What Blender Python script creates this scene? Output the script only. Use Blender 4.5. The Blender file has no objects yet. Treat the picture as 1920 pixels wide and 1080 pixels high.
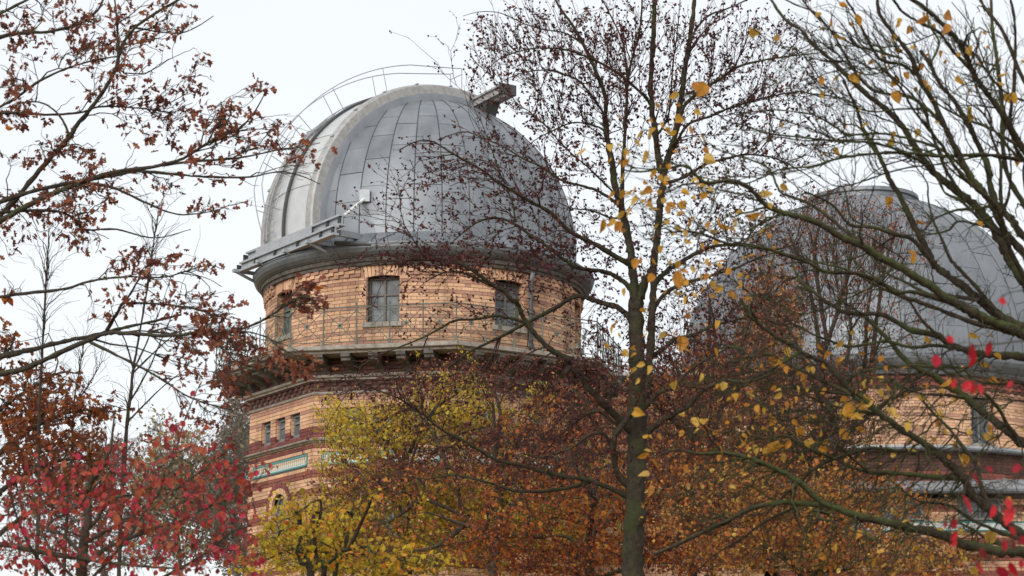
import bpy, math, random
import numpy as np
from mathutils import Vector, Matrix, kdtree
from math import sin, cos, tan, radians as R_, pi, sqrt

S = bpy.context.scene
C = S.collection
random.seed(7)
rs = np.random.RandomState(11)

# ------------------------------------------------------------------ camera
EYE = 1.6
F = 4100.0
PITCH = math.atan(920.0 / F)
cd = bpy.data.cameras.new('camera')
cam = bpy.data.objects.new('camera', cd)
C.objects.link(cam)
cam.location = (0, 0, EYE)
cam.rotation_euler = (pi / 2 + PITCH, 0, 0)
cd.sensor_width = 36.0
cd.lens = 36.0 * F / 1920.0
cd.clip_start = 0.5
cd.clip_end = 3000
cd.dof.use_dof = True
cd.dof.focus_distance = 42.0
cd.dof.aperture_fstop = 6.3
S.camera = cam

# ------------------------------------------------------------------ sky, sun, exposure
SUN_EL, SUN_AZ = R_(25), R_(203)          # weak sun behind cloud, behind the camera and to the left
w = bpy.data.worlds.new("World")
S.world = w
w.use_nodes = True
nt = w.node_tree
nt.nodes.clear()
out = nt.nodes.new('ShaderNodeOutputWorld')
bg = nt.nodes.new('ShaderNodeBackground')
sky = nt.nodes.new('ShaderNodeTexSky')
sky.sky_type = 'NISHITA'
sky.sun_disc = False
sky.sun_elevation = SUN_EL
sky.sun_rotation = SUN_AZ
mix = nt.nodes.new('ShaderNodeMixRGB')
mix.inputs[0].default_value = 0.9
# cloud deck: even, very slightly mottled
tc = nt.nodes.new('ShaderNodeTexCoord')
mp = nt.nodes.new('ShaderNodeMapping')
mp.inputs['Scale'].default_value = (1.0, 1.0, 3.0)
nz = nt.nodes.new('ShaderNodeTexNoise')
nz.inputs['Scale'].default_value = 2.2
nz.inputs['Detail'].default_value = 5
cr = nt.nodes.new('ShaderNodeValToRGB')
cr.color_ramp.elements[0].position = 0.3
cr.color_ramp.elements[0].color = (0.93, 0.955, 0.975, 1)
cr.color_ramp.elements[1].position = 0.7
cr.color_ramp.elements[1].color = (0.985, 1.0, 1.01, 1)
vm = nt.nodes.new('ShaderNodeVectorMath')
vm.operation = 'SCALE'
vm.inputs['Scale'].default_value = 4.55
L = nt.links.new
L(tc.outputs['Generated'], mp.inputs['Vector'])
L(mp.outputs[0], nz.inputs['Vector'])
L(nz.outputs['Fac'], cr.inputs[0])
L(cr.outputs[0], vm.inputs[0])
L(sky.outputs[0], mix.inputs[1])
L(vm.outputs[0], mix.inputs[2])
L(mix.outputs[0], bg.inputs[0])
bg.inputs[1].default_value = 0.13
L(bg.outputs[0], out.inputs[0])

sl = bpy.data.lights.new('sun', 'SUN')
sl.energy = 1.5
sl.angle = R_(40)
sl.color = (1.0, 0.97, 0.92)
sun = bpy.data.objects.new('sun', sl)
C.objects.link(sun)
sd = Vector((sin(SUN_AZ) * cos(SUN_EL), cos(SUN_AZ) * cos(SUN_EL), sin(SUN_EL)))
sun.rotation_euler = sd.to_track_quat('Z', 'Y').to_euler()
sun.location = (0, 0, 60)

S.view_settings.view_transform = 'Standard'
S.view_settings.look = 'None'
S.view_settings.exposure = 0.8
S.view_settings.gamma = 1.0
S.view_settings.use_curve_mapping = False
S.cycles.max_bounces = 6
S.cycles.diffuse_bounces = 3
S.cycles.glossy_bounces = 3
S.cycles.transmission_bounces = 4

# ------------------------------------------------------------------ helpers
CP, SP = cos(PITCH), sin(PITCH)


def pix(x, y, d):
    """world point that a 1920x1080 photo pixel sees at forward distance d"""
    r = (x - 960.0) / F * d
    u = (540.0 - y) / F * d
    return np.array((r, d * CP - u * SP, EYE + d * SP + u * CP))


def pixa(a):
    a = np.asarray(a, float)
    d = a[:, 2]
    r = (a[:, 0] - 960.0) / F * d
    u = (540.0 - a[:, 1]) / F * d
    return np.stack((r, d * CP - u * SP, EYE + d * SP + u * CP), 1)


def link(o, parent=None):
    C.objects.link(o)
    if parent is not None:
        o.parent = parent
    return o


def empty(name, loc, label, cat, group=None):
    o = bpy.data.objects.new(name, None)
    o.location = loc
    o.empty_display_size = 0.2
    o['label'] = label
    o['category'] = cat
    if group:
        o['group'] = group
    C.objects.link(o)
    return o


def mesh_np(name, V, faces=None, quads=None, polys=None, mats=(), mi=None, smooth=False):
    """mesh from numpy: quads (n,4) or polys = (flat loop verts, sizes)"""
    me = bpy.data.meshes.new(name)
    V = np.asarray(V, np.float32).reshape(-1, 3)
    if quads is not None:
        q = np.asarray(quads, np.int32)
        flat = q.ravel()
        sizes = np.full(len(q), q.shape[1], np.int32)
    elif polys is not None:
        flat, sizes = np.asarray(polys[0], np.int32), np.asarray(polys[1], np.int32)
    else:
        flat = np.array([i for f in faces for i in f], np.int32)
        sizes = np.array([len(f) for f in faces], np.int32)
    me.vertices.add(len(V))
    me.vertices.foreach_set('co', V.ravel())
    me.loops.add(len(flat))
    me.loops.foreach_set('vertex_index', flat)
    me.polygons.add(len(sizes))
    st = np.concatenate(([0], np.cumsum(sizes)[:-1])).astype(np.int32)
    me.polygons.foreach_set('loop_start', st)
    for m in mats:
        me.materials.append(m)
    if mi is not None:
        me.polygons.foreach_set('material_index', np.asarray(mi, np.int32))
    me.polygons.foreach_set('use_smooth', np.full(len(sizes), bool(smooth)))
    me.update(calc_edges=True)
    return me


def obj(name, me, parent=None, kind=None, loc=None):
    o = bpy.data.objects.new(name, me)
    if kind:
        o['kind'] = kind
    if loc is not None:
        o.location = loc
    return link(o, parent)


class MB:
    """collects simple solids into one mesh"""

    def __init__(s):
        s.v, s.f, s.m = [], [], []

    def add(s, V, Fs, m=0):
        b = len(s.v)
        s.v += [tuple(p) for p in V]
        s.f += [tuple(i + b for i in f) for f in Fs]
        s.m += [m] * len(Fs)

    def box(s, c, h, U=(1, 0, 0), Vv=(0, 1, 0), W=(0, 0, 1), m=0):
        c, U, Vv, W = map(np.array, (c, U, Vv, W))
        P = []
        for k in (-1, 1):
            for a, b in ((-1, -1), (1, -1), (1, 1), (-1, 1)):
                P.append(c + U * a * h[0] + Vv * b * h[1] + W * k * h[2])
        s.add(P, [(3, 2, 1, 0), (4, 5, 6, 7), (0, 1, 5, 4), (1, 2, 6, 5), (2, 3, 7, 6), (3, 0, 4, 7)], m)

    def bar(s, a, b, w, h=None, up=(0, 0, 1), m=0):
        h = h or w
        a, b = np.array(a, float), np.array(b, float)
        d = b - a
        Ln = np.linalg.norm(d)
        d = d / Ln
        up = np.array(up, float)
        sd = np.cross(d, up)
        if np.linalg.norm(sd) < 1e-4:
            sd = np.cross(d, (1, 0, 0))
        sd /= np.linalg.norm(sd)
        u2 = np.cross(sd, d)
        s.box((a + b) / 2, (Ln / 2, w / 2, h / 2), d, sd, u2, m)

    def tube(s, pts, rad, sides=6, m=0, caps=True):
        pts = np.asarray(pts, float)
        K = len(pts)
        rad = np.broadcast_to(np.asarray(rad, float), (K,))
        V, Q = tube_arrays(pts[None], rad[None], sides)
        s.add(V, [tuple(q) for q in Q], m)
        if caps:
            b = len(s.v) - K * sides
            s.f.append(tuple(b + i for i in range(sides))[::-1])
            s.f.append(tuple(b + (K - 1) * sides + i for i in range(sides)))
            s.m += [m, m]

    def prism(s, poly, z0, z1, m=0):
        n = len(poly)
        V = [(x, y, z0) for x, y in poly] + [(x, y, z1) for x, y in poly]
        s.add(V, [tuple(range(n))[::-1], tuple(range(n, 2 * n))] + [(i, (i + 1) % n, n + (i + 1) % n, n + i) for i in range(n)], m)

    def lathe(s, prof, n=96, m=0, a0=0.0, a1=2 * pi):
        full = abs(a1 - a0 - 2 * pi) < 1e-6
        na = n if full else n + 1
        V, Fs = [], []
        for i in range(na):
            a = a0 + (a1 - a0) * i / n
            for r, z in prof:
                V.append((r * sin(a), -r * cos(a), z))
        k = len(prof)
        for i in range(n):
            j = (i + 1) % na
            for t in range(k - 1):
                Fs.append((i * k + t, i * k + t + 1, j * k + t + 1, j * k + t))
        s.add(V, Fs, m)

    def build(s, name, mats, parent=None, smooth=False, kind=None):
        if not isinstance(mats, (list, tuple)):
            mats = [mats]
        me = mesh_np(name, s.v, faces=s.f, mats=mats, mi=s.m, smooth=smooth)
        return obj(name, me, parent, kind)


def tube_arrays(P, Rad, sides):
    """P (M,K,3), Rad (M,K) -> verts, quads"""
    M, K, _ = P.shape
    T = np.gradient(P, axis=1)
    T /= np.linalg.norm(T, axis=2, keepdims=True) + 1e-9
    ref = np.zeros_like(T)
    mt = np.abs(T.mean(1))
    ax = np.argmin(mt, axis=1)
    ref[np.arange(M), :, ax] = 1.0
    A = np.cross(T, ref)
    A /= np.linalg.norm(A, axis=2, keepdims=True) + 1e-9
    B = np.cross(T, A)
    th = np.arange(sides) * 2 * pi / sides
    V = P[:, :, None, :] + Rad[:, :, None, None] * (A[:, :, None, :] * np.cos(th)[None, None, :, None] + B[:, :, None, :] * np.sin(th)[None, None, :, None])
    idx = np.arange(M * K * sides).reshape(M, K, sides)
    a = idx[:, :-1, :]
    b = idx[:, 1:, :]
    q = np.stack((a, np.roll(a, -1, 2), np.roll(b, -1, 2), b), -1).reshape(-1, 4)
    return V.reshape(-1, 3), q


# ------------------------------------------------------------------ materials
def new_mat(name):
    m = bpy.data.materials.new(name)
    m.use_nodes = True
    n = m.node_tree.nodes
    for x in list(n):
        n.remove(x)
    o = n.new('ShaderNodeOutputMaterial')
    return m, n, m.node_tree.links.new, o


def ramp(n, stops, interp='LINEAR'):
    c = n.new('ShaderNodeValToRGB')
    c.color_ramp.interpolation = interp
    e = c.color_ramp.elements
    while len(e) < len(stops):
        e.new(0.5)
    for i, (p, col) in enumerate(stops):
        e[i].position = p
        e[i].color = (*col, 1)
    return c


def rnd_value(n, l):
    g = n.new('ShaderNodeNewGeometry')
    oi = n.new('ShaderNodeObjectInfo')
    ad = n.new('ShaderNodeMath')
    ad.operation = 'ADD'
    l(g.outputs['Random Per Island'], ad.inputs[0])
    l(oi.outputs['Random'], ad.inputs[1])
    fr = n.new('ShaderNodeMath')
    fr.operation = 'FRACT'
    l(ad.outputs[0], fr.inputs[0])
    return fr.outputs[0]


def leaf_mat(name, cols, transl=0.35, rough=0.6):
    m, n, l, o = new_mat(name)
    cols = sorted(cols, key=lambda q: .3 * q[0] + .6 * q[1] + .1 * q[2])
    k = len(cols)
    c = ramp(n, [(i / (k - 1), col) for i, col in enumerate(cols)])
    g = n.new('ShaderNodeNewGeometry')
    nc = n.new('ShaderNodeTexNoise')
    nc.inputs['Scale'].default_value = 1.1
    nc.inputs['Detail'].default_value = 2
    l(g.outputs['Position'], nc.inputs['Vector'])
    mc = n.new('ShaderNodeMapRange')
    mc.inputs['From Min'].default_value = 0.32
    mc.inputs['From Max'].default_value = 0.68
    mc.inputs['To Min'].default_value = -0.28
    mc.inputs['To Max'].default_value = 0.28
    l(nc.outputs['Fac'], mc.inputs[0])
    ac = n.new('ShaderNodeMath')
    ac.operation = 'MULTIPLY_ADD'
    l(rnd_value(n, l), ac.inputs[0])
    ac.inputs[1].default_value = 0.9
    l(mc.outputs[0], ac.inputs[2])
    l(ac.outputs[0], c.inputs[0])
    nz = n.new('ShaderNodeTexNoise')
    nz.inputs['Scale'].default_value = 18
    nz.inputs['Detail'].default_value = 3
    l(g.outputs['Position'], nz.inputs['Vector'])
    mr = n.new('ShaderNodeMapRange')
    mr.inputs['From Min'].default_value = 0.3
    mr.inputs['From Max'].default_value = 0.7
    mr.inputs['To Min'].default_value = 0.72
    mr.inputs['To Max'].default_value = 1.15
    l(nz.outputs['Fac'], mr.inputs[0])
    n9 = n.new('ShaderNodeTexNoise')
    n9.inputs['Scale'].default_value = 140
    n9.inputs['Detail'].default_value = 3
    l(g.outputs['Position'], n9.inputs['Vector'])
    m9 = n.new('ShaderNodeMapRange')
    m9.inputs['From Min'].default_value = 0.56
    m9.inputs['From Max'].default_value = 0.68
    m9.inputs['To Min'].default_value = 1.0
    m9.inputs['To Max'].default_value = 0.5
    l(n9.outputs['Fac'], m9.inputs[0])
    mm9 = n.new('ShaderNodeMath')
    mm9.operation = 'MULTIPLY'
    l(mr.outputs[0], mm9.inputs[0])
    l(m9.outputs[0], mm9.inputs[1])
    mu = n.new('ShaderNodeVectorMath')
    mu.operation = 'SCALE'
    l(c.outputs[0], mu.inputs[0])
    l(mm9.outputs[0], mu.inputs['Scale'])
    p = n.new('ShaderNodeBsdfPrincipled')
    p.inputs['Roughness'].default_value = rough
    p.inputs['Specular IOR Level'].default_value = 0.25
    l(mu.outputs[0], p.inputs['Base Color'])
    t = n.new('ShaderNodeBsdfTranslucent')
    l(mu.outputs[0], t.inputs[0])
    mx = n.new('ShaderNodeMixShader')
    mx.inputs[0].default_value = transl
    l(p.outputs[0], mx.inputs[1])
    l(t.outputs[0], mx.inputs[2])
    l(mx.outputs[0], o.inputs[0])
    return m


def bark_mat(name, dark, light, moss, moss_amt=0.5, scale=14):
    m, n, l, o = new_mat(name)
    g = n.new('ShaderNodeNewGeometry')
    nz = n.new('ShaderNodeTexNoise')
    nz.inputs['Scale'].default_value = scale
    nz.inputs['Detail'].default_value = 7
    nz.inputs['Roughness'].default_value = 0.65
    l(g.outputs['Position'], nz.inputs['Vector'])
    c = ramp(n, [(0.3, dark), (0.72, light)])
    l(nz.outputs['Fac'], c.inputs[0])
    n2 = n.new('ShaderNodeTexNoise')
    n2.inputs['Scale'].default_value = 3.1
    n2.inputs['Detail'].default_value = 5
    l(g.outputs['Position'], n2.inputs['Vector'])
    sx = n.new('ShaderNodeSeparateXYZ')
    l(g.outputs['Normal'], sx.inputs[0])
    ma = n.new('ShaderNodeMath')
    ma.operation = 'MULTIPLY_ADD'
    l(sx.outputs['Z'], ma.inputs[0])
    ma.inputs[1].default_value = 0.12
    l(n2.outputs['Fac'], ma.inputs[2])
    r2 = ramp(n, [(0.62 - 0.22 * moss_amt, (0, 0, 0)), (0.78 - 0.2 * moss_amt, (1, 1, 1))])
    l(ma.outputs[0], r2.inputs[0])
    mx = n.new('ShaderNodeMixRGB')
    l(r2.outputs[0], mx.inputs[0])
    l(c.outputs[0], mx.inputs[1])
    mx.inputs[2].default_value = (*moss, 1)
    p = n.new('ShaderNodeBsdfPrincipled')
    p.inputs['Roughness'].default_value = 0.9
    p.inputs['Specular IOR Level'].default_value = 0.15
    l(mx.outputs[0], p.inputs['Base Color'])
    b = n.new('ShaderNodeBump')
    b.inputs['Strength'].default_value = 0.9
    b.inputs['Distance'].default_value = 0.03
    l(nz.outputs['Fac'], b.inputs['Height'])
    l(b.outputs[0], p.inputs['Normal'])
    l(p.outputs[0], o.inputs[0])
    return m


def brick_mat(name, cols, rough=0.8):
    m, n, l, o = new_mat(name)
    k = len(cols)
    c = ramp(n, [(i / (k - 1), col) for i, col in enumerate(cols)])
    l(rnd_value(n, l), c.inputs[0])
    g = n.new('ShaderNodeNewGeometry')
    nz = n.new('ShaderNodeTexNoise')
    nz.inputs['Scale'].default_value = 60
    nz.inputs['Detail'].default_value = 6
    l(g.outputs['Position'], nz.inputs['Vector'])
    n2 = n.new('ShaderNodeTexNoise')
    n2.inputs['Scale'].default_value = 1.3
    n2.inputs['Detail'].default_value = 6
    mp2 = n.new('ShaderNodeMapping')
    mp2.inputs['Scale'].default_value = (1.7, 1.7, .45)
    l(g.outputs['Position'], mp2.inputs['Vector'])
    l(mp2.outputs[0], n2.inputs['Vector'])
    m1 = n.new('ShaderNodeMapRange')
    m1.inputs['To Min'].default_value = 0.8
    m1.inputs['To Max'].default_value = 1.15
    l(nz.outputs['Fac'], m1.inputs[0])
    m2 = n.new('ShaderNodeMapRange')
    m2.inputs['From Min'].default_value = 0.35
    m2.inputs['From Max'].default_value = 0.6
    m2.inputs['To Min'].default_value = 0.66
    m2.inputs['To Max'].default_value = 1.05
    l(n2.outputs['Fac'], m2.inputs[0])
    mm = n.new('ShaderNodeMath')
    mm.operation = 'MULTIPLY'
    l(m1.outputs[0], mm.inputs[0])
    l(m2.outputs[0], mm.inputs[1])
    mu = n.new('ShaderNodeVectorMath')
    mu.operation = 'SCALE'
    l(c.outputs[0], mu.inputs[0])
    l(mm.outputs[0], mu.inputs['Scale'])
    p = n.new('ShaderNodeBsdfPrincipled')
    p.inputs['Roughness'].default_value = rough
    p.inputs['Specular IOR Level'].default_value = 0.25
    l(mu.outputs[0], p.inputs['Base Color'])
    b = n.new('ShaderNodeBump')
    b.inputs['Strength'].default_value = 0.25
    b.inputs['Distance'].default_value = 0.004
    l(nz.outputs['Fac'], b.inputs['Height'])
    l(b.outputs[0], p.inputs['Normal'])
    l(p.outputs[0], o.inputs[0])
    return m


def plain_mat(name, c0, c1, rough=0.7, metal=0.0, scale=8.0, spec=0.4, bump=0.2, rand=0.0, streak=1.0, rough_var=0.0):
    m, n, l, o = new_mat(name)
    g = n.new('ShaderNodeNewGeometry')
    mp = n.new('ShaderNodeMapping')
    mp.inputs['Scale'].default_value = (1, 1, streak)
    l(g.outputs['Position'], mp.inputs['Vector'])
    nz = n.new('ShaderNodeTexNoise')
    nz.inputs['Scale'].default_value = scale
    nz.inputs['Detail'].default_value = 6
    nz.inputs['Roughness'].default_value = 0.6
    l(mp.outputs[0], nz.inputs['Vector'])
    c = ramp(n, [(0.3, c0), (0.7, c1)])
    l(nz.outputs['Fac'], c.inputs[0])
    col = c.outputs[0]
    p = n.new('ShaderNodeBsdfPrincipled')
    if rand:
        mr = n.new('ShaderNodeMapRange')
        mr.inputs['To Min'].default_value = 1 - rand
        mr.inputs['To Max'].default_value = 1 + rand
        l(rnd_value(n, l), mr.inputs[0])
        mu = n.new('ShaderNodeVectorMath')
        mu.operation = 'SCALE'
        l(col, mu.inputs[0])
        l(mr.outputs[0], mu.inputs['Scale'])
        col = mu.outputs[0]
    l(col, p.inputs['Base Color'])
    p.inputs['Roughness'].default_value = rough
    if rough_var:
        m3 = n.new('ShaderNodeMapRange')
        m3.inputs['From Min'].default_value = 0.3
        m3.inputs['From Max'].default_value = 0.7
        m3.inputs['To Min'].default_value = rough - rough_var
        m3.inputs['To Max'].default_value = rough + rough_var
        l(nz.outputs['Fac'], m3.inputs[0])
        l(m3.outputs[0], p.inputs['Roughness'])
    p.inputs['Metallic'].default_value = metal
    p.inputs['Specular IOR Level'].default_value = spec
    if bump:
        b = n.new('ShaderNodeBump')
        b.inputs['Strength'].default_value = bump
        b.inputs['Distance'].default_value = 0.01
        l(nz.outputs['Fac'], b.inputs['Height'])
        l(b.outputs[0], p.inputs['Normal'])
    l(p.outputs[0], o.inputs[0])
    return m


M = {}
M['yellow'] = brick_mat('yellow_brick', [(.54, .305, .175), (.65, .395, .245), (.59, .345, .205), (.69, .435, .28), (.57, .315, .185)])
M['pink'] = brick_mat('pale_red_brick', [(.44, .25, .175), (.38, .20, .14), (.48, .28, .195)])
M['red'] = brick_mat('red_brick', [(.27, .09, .065), (.22, .07, .052), (.30, .105, .075)])
M['deep'] = brick_mat('deep_red_glazed_brick', [(.20, .05, .042), (.15, .036, .032), (.23, .062, .05)], 0.55)
M['brown'] = brick_mat('dark_brown_brick', [(.12, .058, .045), (.085, .043, .035), (.15, .07, .053)])  # darkest brick tone: top zone under the gallery, second building's dentils and lower wall
BR = ['yellow', 'pink', 'red', 'deep', 'brown']
M['mortar'] = plain_mat('mortar', (.13, .10, .08), (.19, .15, .12), 0.95, scale=30, bump=.1)
M['stone'] = plain_mat('weathered_stone', (.17, .15, .125), (.36, .325, .28), 0.85, scale=7, bump=.4)
M['stone_dark'] = plain_mat('dark_stone', (.045, .04, .036), (.135, .12, .105), 0.9, scale=6, bump=.4)  # darker stone tone for the drum cornice and the gallery corbels
M['zinc'] = plain_mat('zinc_sheet', (.165, .18, .20), (.245, .26, .282), 0.5, .45, 2.6, .5, .07, rand=.10, rough_var=.10, streak=.45)
M['zinc_far'] = plain_mat('zinc_sheet_wing', (.155, .168, .186), (.22, .234, .252), 0.5, .42, 2.6, .5, .06, rand=.07, rough_var=.10, streak=.45)
M['seam'] = plain_mat('seam_shadow_zinc', (.05, .055, .06), (.09, .095, .10), 0.6, .3, 6, .4, .1)
M['shutter'] = plain_mat('bright_sheet_metal', (.50, .505, .50), (.62, .625, .62), 0.42, .55, 3, .5, .08, rough_var=.08)
M['arch'] = plain_mat('galvanised_flashing', (.26, .255, .25), (.42, .415, .405), 0.6, .35, 9, .5, .3)
M['steel'] = plain_mat('painted_steel', (.30, .315, .34), (.40, .415, .44), 0.5, .3, 8, .5, .1)
M['steel_dark'] = plain_mat('dark_steel', (.05, .052, .055), (.09, .092, .095), 0.55, .4, 8, .5, .1)
M['white_steel'] = plain_mat('white_painted_steel', (.62, .62, .62), (.76, .76, .76), 0.5, 0, 8, .5, .05)
M['iron'] = plain_mat('grey_green_iron', (.085, .10, .08), (.15, .165, .13), 0.6, .1, 20, .4, .1)
M['gutter'] = plain_mat('gutter_zinc', (.11, .12, .13), (.17, .18, .19), 0.5, .35, 4, .5, .1)
M['frame'] = plain_mat('window_frame_paint', (.085, .075, .065), (.13, .115, .10), 0.6, 0, 10, .4, .1)
M['frame_grey'] = plain_mat('grey_window_frame', (.14, .145, .14), (.2, .205, .2), 0.6, 0, 10, .4, .1)
M['void'] = plain_mat('dark_room', (.012, .012, .013), (.02, .02, .021), 0.95, 0, 5, .1, 0)
M['teal'] = plain_mat('teal_glazed_tile', (.03, .16, .15), (.05, .24, .22), 0.35, 0, 20, .5, .05)
M['mosaic'] = plain_mat('pale_mosaic', (.42, .46, .46), (.6, .62, .6), 0.4, 0, 35, .5, .1)
M['ochre'] = plain_mat('ochre_glaze', (.42, .25, .08), (.55, .36, .14), 0.4, 0, 30, .5, .05)
M['roof'] = plain_mat('light_zinc_roof', (.27, .285, .30), (.40, .415, .43), 0.5, .3, 3, .5, .1)
M['grassm'] = plain_mat('leaf_strewn_lawn', (.10, .085, .03), (.24, .15, .055), 0.95, 0, .6, .2, .3)


def glass_mat():
    m, n, l, o = new_mat('window_glass')
    p = n.new('ShaderNodeBsdfPrincipled')
    g = n.new('ShaderNodeNewGeometry')
    nz = n.new('ShaderNodeTexNoise')
    nz.inputs['Scale'].default_value = 4.5
    nz.inputs['Detail'].default_value = 6
    l(g.outputs['Position'], nz.inputs['Vector'])
    c = ramp(n, [(0.35, (.05, .056, .062)), (0.7, (.17, .185, .20))])
    l(nz.outputs['Fac'], c.inputs[0])
    l(c.outputs[0], p.inputs['Base Color'])
    p.inputs['Roughness'].default_value = 0.3
    p.inputs['Specular IOR Level'].default_value = 0.22
    b = n.new('ShaderNodeBump')
    b.inputs['Strength'].default_value = 0.05
    l(nz.outputs['Fac'], b.inputs['Height'])
    l(b.outputs[0], p.inputs['Normal'])
    l(p.outputs[0], o.inputs[0])
    return m


M['glass'] = glass_mat()

# ------------------------------------------------------------------ ground
gme = mesh_np('ground', [(-1500, -300, 0), (1500, -300, 0), (1500, 2500, 0), (-1500, 2500, 0)], quads=[(0, 1, 2, 3)], mats=[M['grassm']])
gr = obj('ground', gme)
gr['kind'] = 'structure'

# ------------------------------------------------------------------ brick laying
COURSE, JOINT = 0.0765, 0.0095


def fill_course(u0, u1, holes, row):
    """free intervals of a course, laid in Flemish bond: list of (centre, width)"""
    iv = [(u0, u1)]
    for a, b in holes:
        nx = []
        for p, q in iv:
            if b <= p or a >= q:
                nx.append((p, q))
            else:
                if a > p:
                    nx.append((p, a))
                if b < q:
                    nx.append((b, q))
        iv = nx
    out_ = []
    pat = (0.2555, 0.1275)
    per = sum(pat)
    off = 0.19 * (row % 2)
    for p, q in iv:
        u = math.floor((p - off) / per) * per + off
        while u < q:
            for wd in pat:
                a, b = max(u, p), min(u + wd, q)
                if b - a > 0.03:
                    out_.append(((a + b) / 2, b - a - JOINT))
                u += wd
    return out_


class Bricks:
    def __init__(s):
        s.c, s.U, s.N, s.h, s.m = [], [], [], [], []
        s.V = []
        s.pick = []

    def add(s, c, U, N, wd, ht, cls, V=(0, 0, 1), dep=.03, pick=None):
        s.c.append(c)
        s.U.append(U)
        s.N.append(N)
        s.V.append(V)
        s.h.append((wd / 2, dep, ht / 2))
        s.m.append(cls)
        s.pick.append(pick)

    def build(s, name, parent_stuff, parent_ind, n_ind):
        c, U, N, V, h = map(lambda a: np.array(a, float), (s.c, s.U, s.N, s.V, s.h))
        m = np.array(s.m)
        order = sorted((i for i in range(len(c)) if s.pick[i] is not None), key=lambda i: s.pick[i])[:n_ind]
        keep = np.ones(len(c), bool)
        keep[order] = False
        jit = (rs.rand(len(c)) - .5) * 0.006
        c = c + N * jit[:, None]
        cache = {}
        for i in order:
            key = (round(h[i, 0], 3), round(h[i, 2], 3), m[i])
            if key not in cache:
                b = MB()
                b.box((0, 0, 0), h[i])
                cache[key] = mesh_np('brick', b.v, faces=b.f, mats=[M[BR[m[i]]]])
            o = bpy.data.objects.new('brick', cache[key])
            mt = Matrix((( U[i][0], -N[i][0], V[i][0], c[i][0]), (U[i][1], -N[i][1], V[i][1], c[i][1]), (U[i][2], -N[i][2], V[i][2], c[i][2]), (0, 0, 0, 1)))
            link(o, parent_ind)
            o.matrix_local = mt
        c, U, N, V, h, m = c[keep], U[keep], N[keep], V[keep], h[keep], m[keep]
        P = []
        for n_ in (1, -1):
            for a, b in ((-1, -1), (1, -1), (1, 1), (-1, 1)):
                P.append(c + U * (a * h[:, 0:1]) + V * (b * h[:, 2:3]) + N * (n_ * h[:, 1:2]))
        P = np.stack(P, 1)
        base = np.arange(len(c))[:, None, None] * 8
        q = np.array([(0, 1, 2, 3), (1, 0, 4, 5), (2, 1, 5, 6), (3, 2, 6, 7), (0, 3, 7, 4)])[None] + base
        me = mesh_np(name, P.reshape(-1, 3), quads=q.reshape(-1, 4), mats=[M[k] for k in BR], mi=np.repeat(m, 5))
        return obj(name, me, parent_stuff, 'stuff')


def az(phi):
    return np.array((sin(phi), -cos(phi), 0.0)), np.array((cos(phi), sin(phi), 0.0))


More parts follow.
